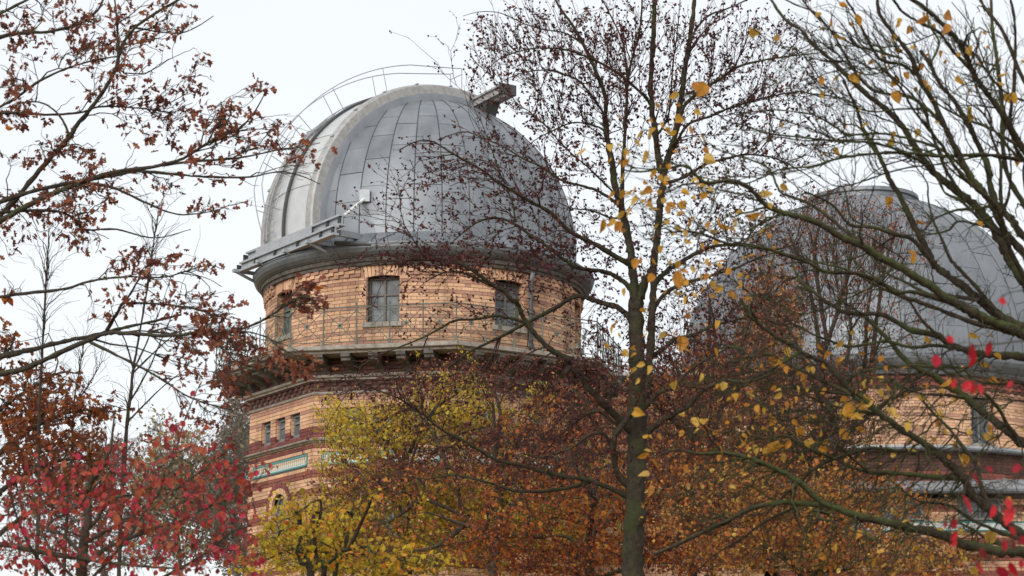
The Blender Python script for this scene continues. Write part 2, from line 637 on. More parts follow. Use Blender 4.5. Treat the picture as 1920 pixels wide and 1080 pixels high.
def round_drum(root, Rd, z0, z1, wins, colour, n_ind, zone, soldier=True, phi_lim=R_(100), face_phi=0.0):
    """cylindrical brick wall; wins: (phi, width, zbot, ztop)"""
    bk = MB()
    # mortar backing, cells left out in the openings
    na = 480
    zs = sorted(set([z0, z1] + [w_[2] for w_ in wins] + [w_[3] for w_ in wins]))
    rb = Rd - 0.013
    for i in range(na):
        a0, a1 = -pi + 2 * pi * i / na, -pi + 2 * pi * (i + 1) / na
        am = (a0 + a1) / 2
        for k in range(len(zs) - 1):
            zm = (zs[k] + zs[k + 1]) / 2
            if any(abs(am - w_[0]) * Rd < w_[1] / 2 and w_[2] < zm < w_[3] for w_ in wins):
                continue
            bk.add([(rb * sin(a0), -rb * cos(a0), zs[k]), (rb * sin(a1), -rb * cos(a1), zs[k]), (rb * sin(a1), -rb * cos(a1), zs[k + 1]), (rb * sin(a0), -rb * cos(a0), zs[k + 1])], [(0, 1, 2, 3)])
    wall = bk.build('drum_wall', M['mortar'], root)
    B = Bricks()
    row = 0
    z = z0
    while z < z1 - COURSE * .5:
        zc = z + COURSE / 2
        holes = []
        for w_ in wins:
            if w_[2] - .03 < zc < w_[3] + .02:
                holes.append((w_[0] * Rd - w_[1] / 2, w_[0] * Rd + w_[1] / 2))
            elif soldier and w_[3] + .02 <= zc < w_[3] + .27:
                holes.append((w_[0] * Rd - w_[1] / 2 - .16, w_[0] * Rd + w_[1] / 2 + .16))
        cls, proud, hdr = colour(zc, row)
        if hdr:       # dentil rows: headers standing out, every other one set back
            nb = int(2 * phi_lim * Rd / .128)
            for j in range(nb):
                u = -phi_lim * Rd + (j + .5) * .128
                if any(a < u < b for a, b in holes):
                    continue
                N, U = az(u / Rd)
                B.add(N * (Rd - .03 + proud + (0.03 if (j + row) % 2 else 0)) + np.array((0, 0, zc)), U, N, .118, COURSE - JOINT, BR.index(cls))
        else:
            for u, wd in fill_course(-phi_lim * Rd, phi_lim * Rd, holes, row):
                N, U = az(u / Rd)
                pk = None
                if wd > .22 and zone[0] < u / Rd < zone[1]:
                    pk = abs(u / Rd - zone[2]) + rs.rand() * .25
                c2 = cls
                if cls == 'yellow' and rs.rand() < .06:
                    c2 = 'pink'
                B.add(N * (Rd - .03 + proud) + np.array((0, 0, zc)), U, N, wd, COURSE - JOINT, BR.index(c2), pick=pk)
        z += COURSE
        row += 1
    for w_ in wins:
        if abs(w_[0]) > phi_lim:
            continue
        if soldier:
            ns = int((w_[1] + .3) / .0785)
            for j in range(ns):
                t = (j + .5) / ns - .5
                u = w_[0] * Rd + t * (w_[1] + .30)
                N, U0 = az(u / Rd)
                tilt = t * 0.5
                V = np.array((0, 0, 1)) * cos(tilt) + U0 * sin(tilt)
                U = U0 * cos(tilt) - np.array((0, 0, 1)) * sin(tilt)
                B.add(N * (Rd - .028) + np.array((0, 0, w_[3] + .135 - .25 * t * t)) , U, N, .07, .245, 0 if j % 5 else 1, V=V)
        # brick reveals: a stack of bricks lining each side of the opening
        N0, U0 = az(w_[0])
        zz = w_[2] + .02
        r_ = 0
        while zz < w_[3]:
            for sgn in (-1, 1):
                cc = N0 * (Rd * cos(w_[1] / 2 / Rd) - .135) + U0 * sgn * (w_[1] / 2 + .03) + np.array((0, 0, zz + COURSE / 2))
                B.add(cc, N0 * 1.0, U0 * -sgn, .19, COURSE - JOINT, BR.index(colour(zz, r_)[0]) if not colour(zz, r_)[2] else 0)
            zz += COURSE
            r_ += 1
    B.build('brickwork', root, wall, n_ind)
    return wall


def window(root, N, U, dist, wd, z0, z1, off=0.0, set_back=.22, fm='frame', sill=True, arched=False):
    """a window set back in its opening: frame (part) > pane, mullion, sill"""
    Z = np.array((0, 0, 1.0))
    c = N * (dist - set_back) + U * off
    fr = MB()
    t = .055
    zt = z1 if not arched else z1 - wd / 2
    for sgn in (-1, 1):
        fr.box(c + U * sgn * (wd / 2 - t / 2) + Z * (z0 + zt) / 2, (t / 2, .035, (zt - z0) / 2), U, N, Z)
    fr.box(c + Z * (z0 + t / 2), (wd / 2 - t, .035, t / 2), U, N, Z)
    if not arched:
        fr.box(c + Z * (z1 - t / 2), (wd / 2 - t, .035, t / 2), U, N, Z)
    else:
        r0 = wd / 2 - t / 2
        pts = [c + U * r0 * cos(a) + Z * (zt + r0 * sin(a)) for a in np.linspace(0, pi, 13)]
        for i in range(12):
            fr.bar(pts[i], pts[i + 1], .06, t, up=N)
    f = fr.build('window', M[fm], root)
    mu = MB()
    if wd > .5:
        mu.box(c + Z * (z0 + (zt if arched else z1)) / 2 + N * .004, (.026, .036, ((zt if arched else z1) - z0) / 2 - t), U, N, Z)
    zz = z0 + (z1 - z0) * .62
    mu.box(c + Z * zz - N * .004, (wd / 2 - t, .034, .02), U, N, Z)
    mu.build('glazing_bar', M[fm], f)
    halves = ((-1, 1),) if wd <= .5 else ((-1, 0), (0, 1))
    for a, b in halves:
        for lo, hi in ((z0 + t, zz), (zz, z1 - t)):
            pn = MB()
            x0, x1 = a * (wd / 2 - t), b * (wd / 2 - t)
            pn.box(c + U * (x0 + x1) / 2 + Z * (lo + hi) / 2 - N * .012, ((x1 - x0) / 2, .004, (hi - lo) / 2), U, N, Z)
            pn.build('pane', M['glass'], f)
    bk = MB()
    bk.box(c + Z * (z0 + z1) / 2 - N * .4, (wd / 2 + .2, .01, (z1 - z0) / 2 + .2), U, N, Z)
    bk.box(c + Z * (z1 + .1) - N * .18, (wd / 2 + .2, .2, .01), U, N, Z)
    bk.build('dark_interior', M['void'], f)
    if sill:
        sb = MB()
        sb.box(N * (dist - .08) + U * off + Z * (z0 - .055), (wd / 2 + .07, .13, .05), U, N, Z)
        sb.build('sill', M['stone'], f)
    return f


# ------------------------------------------------------------------ dome of sheet panels
def dome(root, Rd, zc, zcyl, nsec, mat, skip=None, rows=((0, 11), (11, 22.5), (22.5, 34), (34, 46), (46, 57.5), (57.5, 69), (69, 80)), zb=None, phase=0.0, name='dome'):
    sh = MB()
    prof = [(Rd - .03, zcyl)] + [((Rd - .03) * cos(R_(a)), zc + (Rd - .03) * sin(R_(a))) for a in range(0, 91, 3)]
    sh.lathe(prof, 96)
    shell = sh.build(name, M['seam'], root, smooth=True)
    dphi = 2 * pi / nsec
    gap = .008
    meshes = {}

    def panel(el0, el1, cyl, key):
        if key in meshes:
            return meshes[key]
        vs, qs = [], []
        na, ne = 4, 5
        for j in range(ne + 1):
            for i in range(na + 1):
                if cyl:
                    z = el0 + (el1 - el0) * j / ne
                    r = Rd
                else:
                    e = el0 + (el1 - el0) * j / ne
                    r = Rd * cos(e)
                    z = zc + Rd * sin(e)
                half = dphi / 2 - gap / max(r, .3)
                p = -half + 2 * half * i / na
                # sheets bow out by a few millimetres
                bow = .0025 * (1 - (2 * i / na - 1) ** 2) * (1 - (2 * j / ne - 1) ** 2)
                rr = r + bow
                vs.append((rr * sin(p), -rr * cos(p), z - zc))
        n0 = len(vs)
        for j in range(ne):
            for i in range(na):
                a = j * (na + 1) + i
                qs.append((a, a + 1, a + na + 2, a + na + 1))
        ring = [i for i in range(na + 1)] + [j * (na + 1) + na for j in range(1, ne + 1)] + [ne * (na + 1) + i for i in range(na - 1, -1, -1)] + [j * (na + 1) for j in range(ne - 1, 0, -1)]
        nr = len(ring)
        for i in ring:
            vs.append(vs[i])
        for i in ring:
            x, y, z = vs[i]
            d = Vector((x, y, z if not cyl else 0)).normalized() * .022
            vs.append((x - d.x, y - d.y, z - d.z))
        for k in range(nr):
            k2 = (k + 1) % nr
            qs.append((n0 + k2, n0 + k, n0 + nr + k, n0 + nr + k2))
        me = mesh_np('panel', vs, faces=qs, mats=[mat], smooth=False)
        me.polygons.foreach_set('use_smooth', [i < na * ne for i in range(len(qs))])
        meshes[key] = me
        return me

    seam_me = None
    for s_ in range(nsec):
        ph = phase + (s_ + .5) * dphi
        odd = s_ % 2
        rr_ = list(rows)
        if odd:
            sh_ = (rows[0][1] - rows[0][0]) * .5
            rr_ = [(max(0, a - sh_) if a > 0 else 0, b - sh_) for a, b in rows] + [(rows[-1][1] - sh_, rows[-1][1])]
        cells = [(R_(a) , R_(b) - gap * 1.6 / Rd, False) for a, b in rr_]
        if zc - zcyl > .12:
            cells.insert(0, (zcyl + .004, zc - gap, True))
        for k, (e0, e1, cyl) in enumerate(cells):
            em = 0 if cyl else (e0 + e1) / 2
            pos = (Rd * cos(em) * sin(ph), -Rd * cos(em) * cos(ph), zc + Rd * sin(em))
            if skip and skip(pos):
                continue
            o = obj('panel', panel(e0, e1, cyl, (odd, k)), shell)
            o.location = (0, 0, zc)
            o.rotation_euler = (R_(rs.uniform(-.09, .09)), R_(rs.uniform(-.09, .09)), ph)
        # standing seam on the meridian between two sheets
        if seam_me is None:
            sb = MB()
            pts = [(0, -(Rd + .004), zcyl + .02)] if zc - zcyl > .12 else []
            pts += [(0, -(Rd + .004) * cos(R_(a)), zc + (Rd + .004) * sin(R_(a))) for a in np.linspace(0, 80, 22)]
            sb.tube(pts, .011, 4)
            seam_me = mesh_np('seam', sb.v, faces=sb.f, mats=[M['seam']])
        ps = phase + s_ * dphi
        mid = (Rd * cos(.6) * sin(ps), -Rd * cos(.6) * cos(ps), zc + Rd * sin(.6))
        if not (skip and skip(mid)):
            o = obj('seam', seam_me, shell)
            o.rotation_euler = (0, 0, ps)
    cp = MB()
    cp.lathe([(Rd * cos(R_(80)) - .0, zc + Rd * sin(R_(80)) + .006), (Rd * cos(R_(85)), zc + Rd * sin(R_(85)) + .008), (0.001, zc + Rd + .010)], 48)
    cp.build('crown_sheet', mat, shell, smooth=True)
    return shell


# ================================================================== TOWER
AX, AY = -2.0, 48.5
H = EYE
tower = empty('observatory_tower', (AX, AY, 0), 'round yellow brick observatory tower with grey metal dome, closed shutter and railed gallery', 'tower')
RD = 3.56
OCT0 = R_(-34.3)                      # azimuth of one corner of the octagon
faces_phi = [OCT0 - R_(22.5) + k * R_(45) for k in range(8)]


def drum_colour(z, row):
    z -= H
    if z > 10.34:
        return ('pink' if row % 2 else 'yellow'), .0 + .010 * max(0, (z - 10.28) / .077), True
    k = row % 7
    if k == 5:
        return 'pink', 0, False
    if k == 2:
        return 'pink', 0, False
    return 'yellow', 0, False


dw = []
for k in range(8):
    ph = (faces_phi[k] + pi) % (2 * pi) - pi
    if abs(ph) < R_(95):
        dw.append((ph, .72, 9.37 + H, 10.37 + H))
round_drum(tower, RD, 8.76 + H, 10.60 + H, dw, drum_colour, 200, (R_(-48), R_(25), R_(-8)))
for ph, wd, z0, z1 in dw:
    N, U = az(ph)
    window(tower, N, U, RD, wd, z0, z1)
# inner core so that nothing shines through
core = MB()
core.lathe([(RD - .8, 8.7 + H), (RD - .8, 11.4 + H)], 48)
core.build('inner_core', M['void'], tower)
# cornice, gutter, skirt
cz = MB()
cz.lathe([(RD - .1, 10.60 + H), (RD + .07, 10.60 + H), (RD + .08, 10.66 + H), (RD + .12, 10.68 + H), (RD + .13, 10.76 + H), (RD - .1, 10.765 + H)], 120)
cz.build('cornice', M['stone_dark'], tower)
gt = MB()
gt.lathe([(RD - .05, 10.768 + H), (RD + .15, 10.77 + H), (RD + .17, 10.79 + H), (RD + .20, 10.80 + H), (RD + .26, 10.86 + H), (RD + .295, 10.94 + H), (RD + .30, 11.0 + H), (RD + .315, 11.005 + H), (RD + .315, 11.03 + H), (RD + .27, 11.03 + H)], 120)
gt.build('gutter', M['gutter'], tower, smooth=False)
DZC, DR, DCY = 11.75 + H, 3.45, 11.33 + H
sk_me = None
for k in range(36):
    if sk_me is None:
        sb = MB()
        h_ = R_(5) - .004
        for a0, a1 in ((-h_, 0), (0, h_)):
            V = [(r * sin(a), -r * cos(a), z) for a in (a0, a1) for r, z in ((RD + .28, 11.036 + H), (DR + .03, 11.30 + H), (DR + .005, DCY))]
            sb.add(V, [(0, 3, 4, 1), (1, 4, 5, 2)])
        V = [(r * sin(h_ + d), -r * cos(h_ + d), z + u) for d in (0, .007) for r, z in ((RD + .28, 11.036 + H), (DR + .03, 11.30 + H)) for u in (-.01, .028)]
        sb.add(V, [(0, 2, 3, 1), (4, 5, 7, 6), (1, 3, 7, 5), (0, 1, 5, 4), (2, 6, 7, 3)])
        sk_me = mesh_np('skirt_panel', sb.v, faces=sb.f, mats=[M['zinc']])
    o = obj('skirt_panel', sk_me, tower)
    o.rotation_euler = (0, 0, R_(10) * k)

# slit frame of reference
SN = np.array((-.822, -.569, 0.0))     # the way the slit faces
ST = np.array((.569, -.822, 0.0))      # along the guide beams
ZZ = np.array((0, 0, 1.0))


def slit_pt(r, el, t):
    """point on the shutter cylinder: radius r round the horizontal axis ST, elevation el, offset t"""
    return SN * r * cos(el) + ZZ * (DZC + r * sin(el)) + ST * t


def in_slit(p):
    p = np.array(p)
    t = p @ ST
    s_ = p @ SN
    return abs(t) < .80 and s_ > -.55


dm = dome(tower, DR, DZC, DCY, 36, M['zinc'], skip=in_slit, phase=R_(-1.5))

EL0, EL1 = R_(-3.5), R_(103)


def radius_at(t, base=3.63):
    return base - (1 - sqrt(max(0, 1 - (t / 3.9) ** 2))) * 3.9


for (t0, t1) in ((-.97, -.012), (.012, .97)):
    b = MB()
    ne, ntt = 40, 5
    g_ = []
    for i in range(ne + 1):
        el = EL0 + (EL1 - EL0) * i / ne
        for j in range(ntt + 1):
            t = t0 + (t1 - t0) * j / ntt
            g_.append(slit_pt(radius_at(t), el, t))
    fs = []
    for i in range(ne):
        for j in range(ntt):
            a = i * (ntt + 1) + j
            fs.append((a, a + 1, a + ntt + 2, a + ntt + 1))
    b.add(g_, fs)
    # edges down to the dome
    for tt in (t0, t1):
        V = []
        for i in range(ne + 1):
            el = EL0 + (EL1 - EL0) * i / ne
            V += [slit_pt(radius_at(tt), el, tt), slit_pt(radius_at(tt) - .22, el, tt)]
        b.add(V, [(2 * i, 2 * i + 2, 2 * i + 3, 2 * i + 1) for i in range(ne)])
    shu = b.build('shutter', M['shutter'], tower, smooth=False)
    shu.data.polygons.foreach_set('use_smooth', [True] * len(shu.data.polygons))
    # raised cover strip along the meeting edge and cross joints
    c_ = MB()
    te = t1 if t1 < .5 else t0
    els = np.linspace(EL0, EL1, 36)
    if t0 < -.5:
        c_.tube([slit_pt(radius_at(te) + .03, e, te + .03) for e in els], .045, 4)
        c_.build('cover_strip', M['steel_dark'], shu)
    for e in (R_(14), R_(36), R_(58), R_(80)):
        j_ = MB()
        j_.tube([slit_pt(radius_at(t) + .003, e, t) for t in np.linspace(t0 + .03, t1 - .03, 5)], .009, 4)
        j_.build('lap_joint', M['arch'], shu)
# arch frames on both edges of the slit
for sg in (-1, 1):
    b = MB()
    ne = 44
    prof = [(.96, 3.30), (.96, 3.58), (.93, 3.59), (.93, 3.63), (1.00, 3.65), (1.12, 3.615), (1.15, 3.58), (1.155, 3.40)]
    V = []
    for i in range(ne + 1):
        el = EL0 + (R_(101) - EL0) * i / ne
        for t, r in prof:
            V.append(slit_pt(r, el, sg * t))
    k = len(prof)
    b.add(V, [(i * k + j, i * k + j + 1, (i + 1) * k + j + 1, (i + 1) * k + j) for i in range(ne) for j in range(k - 1)])
    b.add([slit_pt(r, R_(101), sg * t) for t, r in prof], [tuple(range(k))])
    ar = b.build('slit_arch', M['arch'], tower)
    # inner side cheek in dome zinc
    b = MB()
    V = []
    for i in range(ne + 1):
        el = EL0 + (R_(101) - EL0) * i / ne
        V += [slit_pt(3.41, el, sg * 1.152), slit_pt(3.33, el, sg * 1.175), slit_pt(3.16, el, sg * 1.19)]
    b.add(V, [(i * 3 + j, i * 3 + j + 1, i * 3 + j + 4, i * 3 + j + 3) for i in range(ne) for j in (0, 1)])
    b.build('cheek', M['zinc'], ar, smooth=True)
    for e in np.linspace(R_(18), R_(90), 6):
        b = MB()
        b.box(slit_pt(3.65, e, sg * 1.05), (.03, .05, .012), SN * -sin(e) + ZZ * cos(e), ST, SN * cos(e) + ZZ * sin(e))
        b.build('clamp', M['steel'], ar)


# guide beams: I sections along ST
def ibeam(mb, c0, c1, hgt, fl, tk=.022, outw=SN, m=0):
    c0, c1 = np.array(c0), np.array(c1)
    d = (c1 - c0)
    Ln = np.linalg.norm(d)
    d /= Ln
    c = (c0 + c1) / 2
    mb.box(c + ZZ * (hgt / 2), (Ln / 2, fl / 2, tk), d, outw, ZZ, m)
    mb.box(c - ZZ * (hgt / 2), (Ln / 2, fl / 2, tk), d, outw, ZZ, m)
    mb.box(c, (Ln / 2 - .002, tk * .7, hgt / 2 - tk), d, outw, ZZ, m)


bz = 11.29 + H
for nm, off, zo, hh, fl in (('guide_beam', 3.64, .12, .20, .16), ('guide_beam', 3.80, -.12, .17, .15)):
    b = MB()
    ibeam(b, SN * off + ST * -1.62 + ZZ * (bz + zo), SN * off + ST * 2.55 + ZZ * (bz + zo), hh, fl)
    g = b.build(nm, M['steel'], tower)
    for t in (-1.7, -.9, 0.0, 1.0, 2.0, 2.5):
        b = MB()
        b.box(SN * (off + .02) + ST * t + ZZ * (bz + zo), (.012, fl * .45, hh / 2 - .024), ST, SN, ZZ)
        b.build('stiffener', M['steel_dark'], g)
b = MB()
b.box(SN * 3.735 + ST * .15 + ZZ * (bz + .12), (1.25, .006, .075), ST, SN, ZZ)
b.build('cover_plate', M['roof'], tower)
for t in (-1.7, -.6, .6, 1.6):
    b = MB()
    b.bar(SN * 3.2 + ST * t + ZZ * (bz - .2), SN * 3.98 + ST * t + ZZ * (bz - .2), .09, .07)
    b.bar(SN * 3.25 + ST * t + ZZ * (bz - .45), SN * 3.9 + ST * t + ZZ * (bz - .22), .06, .05)
    b.build('beam_bracket', M['steel'], tower)
# end strut and tie at the near end of the beams
b = MB()
a_ = SN * 3.62 + ST * 2.5 + ZZ * (bz + .2)
p2 = np.array((-1.15, -3.30, 12.1 + H))
b.tube([a_, p2], .032, 8)
st = b.build('strut', M['white_steel'], tower)
b = MB()
b.box(p2 + ZZ * .06, (.11, .05, .13), (1, 0, 0), (0, 1, 0), ZZ)
b.build('strut_plate', M['steel'], st)
b = MB()
b.bar(SN * 3.6 + ST * 2.35 + ZZ * (bz - .12), np.array((-1.2, -3.2, bz - .02)), .10, .13)
b.build('tie_beam', M['steel'], tower)
b = MB()
b.tube([SN * 3.45 + ST * 1.9 + ZZ * (bz - .22), SN * 2.9 + ST * 2.5 + ZZ * (bz - .30)], .05, 8)
b.build('drive_motor', M['steel_dark'], tower)
# upper guide beam past the top of the dome (its near end sticks out like a horn)
for sg in (-1, 1):
    b = MB()
    for o_ in (-.16, .14):
        ibeam(b, SN * (-.72 + o_) + ST * sg * .9 + ZZ * (15.06 + H), SN * (-.72 + o_) + ST * sg * 2.28 + ZZ * (15.12 + H), .17, .13)
    ub = b.build('top_beam', M['arch'], tower)
    b = MB()
    b.add([SN * -.9 + ST * sg * 1.0 + ZZ * (15.0 + H), SN * -.55 + ST * sg * 1.0 + ZZ * (15.0 + H), SN * -.55 + ST * sg * 1.75 + ZZ * (15.0 + H), SN * -.9 + ST * sg * 1.75 + ZZ * (15.0 + H),
           SN * -.85 + ST * sg * 1.1 + ZZ * (14.6 + H), SN * -.6 + ST * sg * 1.1 + ZZ * (14.6 + H), SN * -.6 + ST * sg * 1.5 + ZZ * (14.45 + H), SN * -.85 + ST * sg * 1.5 + ZZ * (14.45 + H)],
          [(0, 1, 2, 3), (7, 6, 5, 4), (0, 4, 5, 1), (1, 5, 6, 2), (2, 6, 7, 3), (3, 7, 4, 0)])
    b.build('gusset', M['steel_dark'], ub)
    b = MB()
    b.box(SN * -.72 + ST * sg * 2.30 + ZZ * (15.13 + H), (.03, .22, .12), ST, SN, ZZ)
    b.build('end_plate', M['steel_dark'], ub)

# ladder and hand rails over the shutter
lad = MB()
for t in (-.78, -.33):
    lad.tube([slit_pt(radius_at(t) + .10, e, t) for e in np.linspace(R_(-2), R_(84), 30)], .014, 5)
ld = lad.build('ladder', M['steel'], tower)
rung = MB()
rung.tube([slit_pt(radius_at(-.55) + .10, 0, -.78), slit_pt(radius_at(-.55) + .10, 0, -.33)], .010, 5)
for e in np.arange(R_(0), R_(84), R_(4.6)):
    r_ = MB()
    r_.tube([slit_pt(radius_at(-.78) + .10, e, -.78), slit_pt(radius_at(-.33) + .10, e, -.33)], .010, 5)
    r_.build('rung', M['steel'], ld)
for t in (-.80, -.31):
    b = MB()
    pts = []
    for e in np.linspace(R_(-1), R_(87), 30):
        k = max(0, (e - R_(40)) / R_(47))
        lo = min(1, max(0, (e + R_(1)) / R_(16)))
        pts.append(slit_pt(radius_at(t) + .16 + .42 * lo + .30 * k * k, e, t))
    endp = SN * -1.2 + ST * t + ZZ * (16.42 + H)
    pts.append(endp)
    b.tube(pts, .012, 5)
    hr = b.build('handrail', M['steel'], tower)
    for e in (R_(8), R_(24), R_(41), R_(57), R_(77)):
        k = max(0, (e - R_(40)) / R_(47))
        p_ = MB()
        lo = min(1, max(0, (e + R_(1)) / R_(16)))
        p_.tube([slit_pt(radius_at(t) - .02, e, t), slit_pt(radius_at(t) + .16 + .42 * lo + .30 * k * k, e, t)], .010, 5)
        p_.build('rail_post', M['steel'], hr)
    p_ = MB()
    p_.tube([endp, SN * -1.2 + ST * t + ZZ * (14.9 + H)], .011, 5)
    p_.build('rail_post', M['steel'], hr)
b = MB()
b.tube([SN * -1.2 + ST * -.80 + ZZ * (16.28 + H), SN * -1.2 + ST * -.31 + ZZ * (16.28 + H)], .010, 5)
b.build('end_bar', M['steel'], tower)

# downpipe on the drum
N, U = az(R_(41.5))
b = MB()
b.tube([N * (RD + .07) + ZZ * (8.78 + H), N * (RD + .07) + ZZ * (10.45 + H), N * (RD + .14) + ZZ * (10.6 + H)], .05, 10)
dp = b.build('downpipe', M['gutter'], tower, smooth=True)
for z in (9.0, 9.7, 10.3):
    b = MB()
    b.tube([N * (RD + .07) + ZZ * (z + H), N * (RD + .07) + ZZ * (z + .05 + H)], .062, 10)
    b.build('pipe_collar', M['steel_dark'], dp)


# gallery
def octa(r):
    return [(r * sin(OCT0 + k * pi / 4), -r * cos(OCT0 + k * pi / 4)) for k in range(8)]


def octa_ring(mb, prof, m=0):
    V = []
    for k in range(8):
        a = OCT0 + k * pi / 4
        for r, z in prof:
            V.append((r * sin(a), -r * cos(a), z))
    n = len(prof)
    mb.add(V, [(k * n + t, k * n + t + 1, ((k + 1) % 8) * n + t + 1, ((k + 1) % 8) * n + t) for k in range(8) for t in range(n - 1)], m)


GR = 4.70
b = MB()
octa_ring(b, [(3.4, 8.60 + H), (GR - .10, 8.60 + H), (GR - .08, 8.64 + H), (GR - .02, 8.655 + H), (GR, 8.67 + H), (GR, 8.74 + H), (GR - .02, 8.755 + H), (3.4, 8.76 + H)])
b.build('gallery_slab', M['stone'], tower)
WR = 3.86                               # octagon wall circumradius
AP = WR * cos(pi / 8)
FL = 2 * WR * sin(pi / 8)
# corbels and railing bays
cb_me = None
post_me = bay_me = ring_me = ros_me = None
GA = GR * cos(pi / 8)
GL = 2 * (GR - .06) * sin(pi / 8)
bw = GL / 5
for k in range(8):
    ph = (faces_phi[k] + pi) % (2 * pi) - pi
    if abs(ph) > R_(115):
        continue
    N, U = az(ph)
    rot = ph
    for j in range(6):
        if j == 5 and abs(ph) < R_(70):
            pass
        u = -GL / 2 + bw * j
        # corbel under each post
        if j < 5 or True:
            if cb_me is None:
                cb = MB()
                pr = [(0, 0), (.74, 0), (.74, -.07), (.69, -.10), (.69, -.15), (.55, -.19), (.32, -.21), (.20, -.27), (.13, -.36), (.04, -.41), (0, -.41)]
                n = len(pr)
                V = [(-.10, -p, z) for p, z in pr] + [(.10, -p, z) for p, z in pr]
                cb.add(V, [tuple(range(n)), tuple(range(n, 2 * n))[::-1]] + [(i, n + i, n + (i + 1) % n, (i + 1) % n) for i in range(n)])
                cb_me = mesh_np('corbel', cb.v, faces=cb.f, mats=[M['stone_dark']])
            if 0 < j < 5 or j == 0:
                uc = (-FL / 2 + FL * (j + .5) / 5) if j < 5 else 0
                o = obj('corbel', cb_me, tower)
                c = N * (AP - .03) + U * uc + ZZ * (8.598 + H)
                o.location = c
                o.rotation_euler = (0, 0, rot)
        if j == 5:
            continue
        if bay_me is None:
            b = MB()
            zt, zb_ = .80, .07
            b.tube([(0, 0, zt), (bw, 0, zt)], .014, 6)
            b.tube([(0, 0, zb_), (bw, 0, zb_)], .010, 5)
            b.tube([(0, 0, zt - .07), (bw, 0, zt - .07)], .008, 5)
            cx, czz = bw / 2, (zt + zb_) / 2 - .02
            for ex, ez in ((0, zb_), (bw, zb_), (0, zt - .07), (bw, zt - .07)):
                b.tube([(ex, 0, ez), (cx, 0, czz)], .008, 4)
            b.tube([(cx, 0, zb_), (cx, 0, zt - .07)], .007, 4)
            bay_me = mesh_np('railing_bay', b.v, faces=b.f, mats=[M['iron']])
            b = MB()
            b.tube([(cx + .20 * cos(t), .004, czz + .20 * sin(t)) for t in np.linspace(0, 2 * pi, 25)], .008, 5, caps=False)
            ring_me = mesh_np('ring', b.v, faces=b.f, mats=[M['iron']])
            b = MB()
            for q in range(8):
                a = q * pi / 4
                b.box((cx + .035 * cos(a), -.004, czz + .035 * sin(a)), (.026, .008, .012), (cos(a), 0, sin(a)), (0, 1, 0), (-sin(a), 0, cos(a)))
            ros_me = mesh_np('rosette', b.v, faces=b.f, mats=[M['iron']])
            b = MB()
            b.tube([(0, 0, 0), (0, 0, .03), (0, 0, .10), (0, 0, .84)], [.035, .03, .016, .015], 6)
            b.tube([(0, 0, .84), (0, 0, .87), (0, 0, .90)], [.012, .024, .006], 6)
            post_me = mesh_np('post', b.v, faces=b.f, mats=[M['iron']])
        by = obj('railing_bay', bay_me, tower)
        by.location = N * (GA - .06) + U * u + ZZ * (8.757 + H)
        by.rotation_euler = (0, 0, rot)
        for me_ in (post_me, ring_me, ros_me):
            obj(me_.name.split('.')[0], me_, by)

# octagonal lower storey -------------------------------------------------
RED0 = 6.09


def oct_colour(zc, row):
    z = zc - H
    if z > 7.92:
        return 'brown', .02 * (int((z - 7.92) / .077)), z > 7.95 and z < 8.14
    if z > 7.72:
        return 'pink', 0, False
    if z > 7.16:
        return ('pink' if 7.47 < z < 7.56 else 'yellow'), 0, False
    if z > 6.985:
        return 'deep', .004, False
    if z > 6.85:
        return 'yellow', 0, False
    if z > 6.70:
        return 'deep', .01, False
    if z > 6.25:
        return 'yellow', 0, False
    k = int(math.floor((6.25 - z) / COURSE)) % 5
    return ('red' if k < 2 else 'yellow'), (.004 if k < 2 else 0), False


ob = MB()
zs = [0.0, 4.2 + H, 4.9 + H, 5.93 + H, 7.06 + H, 7.57 + H, 8.6 + H]
TRI = (-.68, 0, .68)
hl = {0: []}
for k in range(8):
    ph = (faces_phi[k] + pi) % (2 * pi) - pi
    N, U = az(ph)
    front = abs(ph) < R_(85)
    us = [-FL / 2, FL / 2]
    if front:
        for t in TRI:
            us += [t - .22, t + .22]
        us += [-.33, .33]
    us = sorted(us)
    for i in range(len(us) - 1):
        for j in range(len(zs) - 1):
            um, zm = (us[i] + us[i + 1]) / 2, (zs[j] + zs[j + 1]) / 2 - H
            if front and 7.06 < zm < 7.57 and any(abs(um - t) < .22 for t in TRI):
                continue
            if front and 4.9 < zm < 5.93 and abs(um) < .33:
                continue
            q = [N * (AP - .013) + U * us[i] + ZZ * zs[j], N * (AP - .013) + U * us[i + 1] + ZZ * zs[j], N * (AP - .013) + U * us[i + 1] + ZZ * zs[j + 1], N * (AP - .013) + U * us[i] + ZZ * zs[j + 1]]
            ob.add(q, [(0, 1, 2, 3)])
owall = ob.build('octagon_wall', M['mortar'], tower)
B = Bricks()
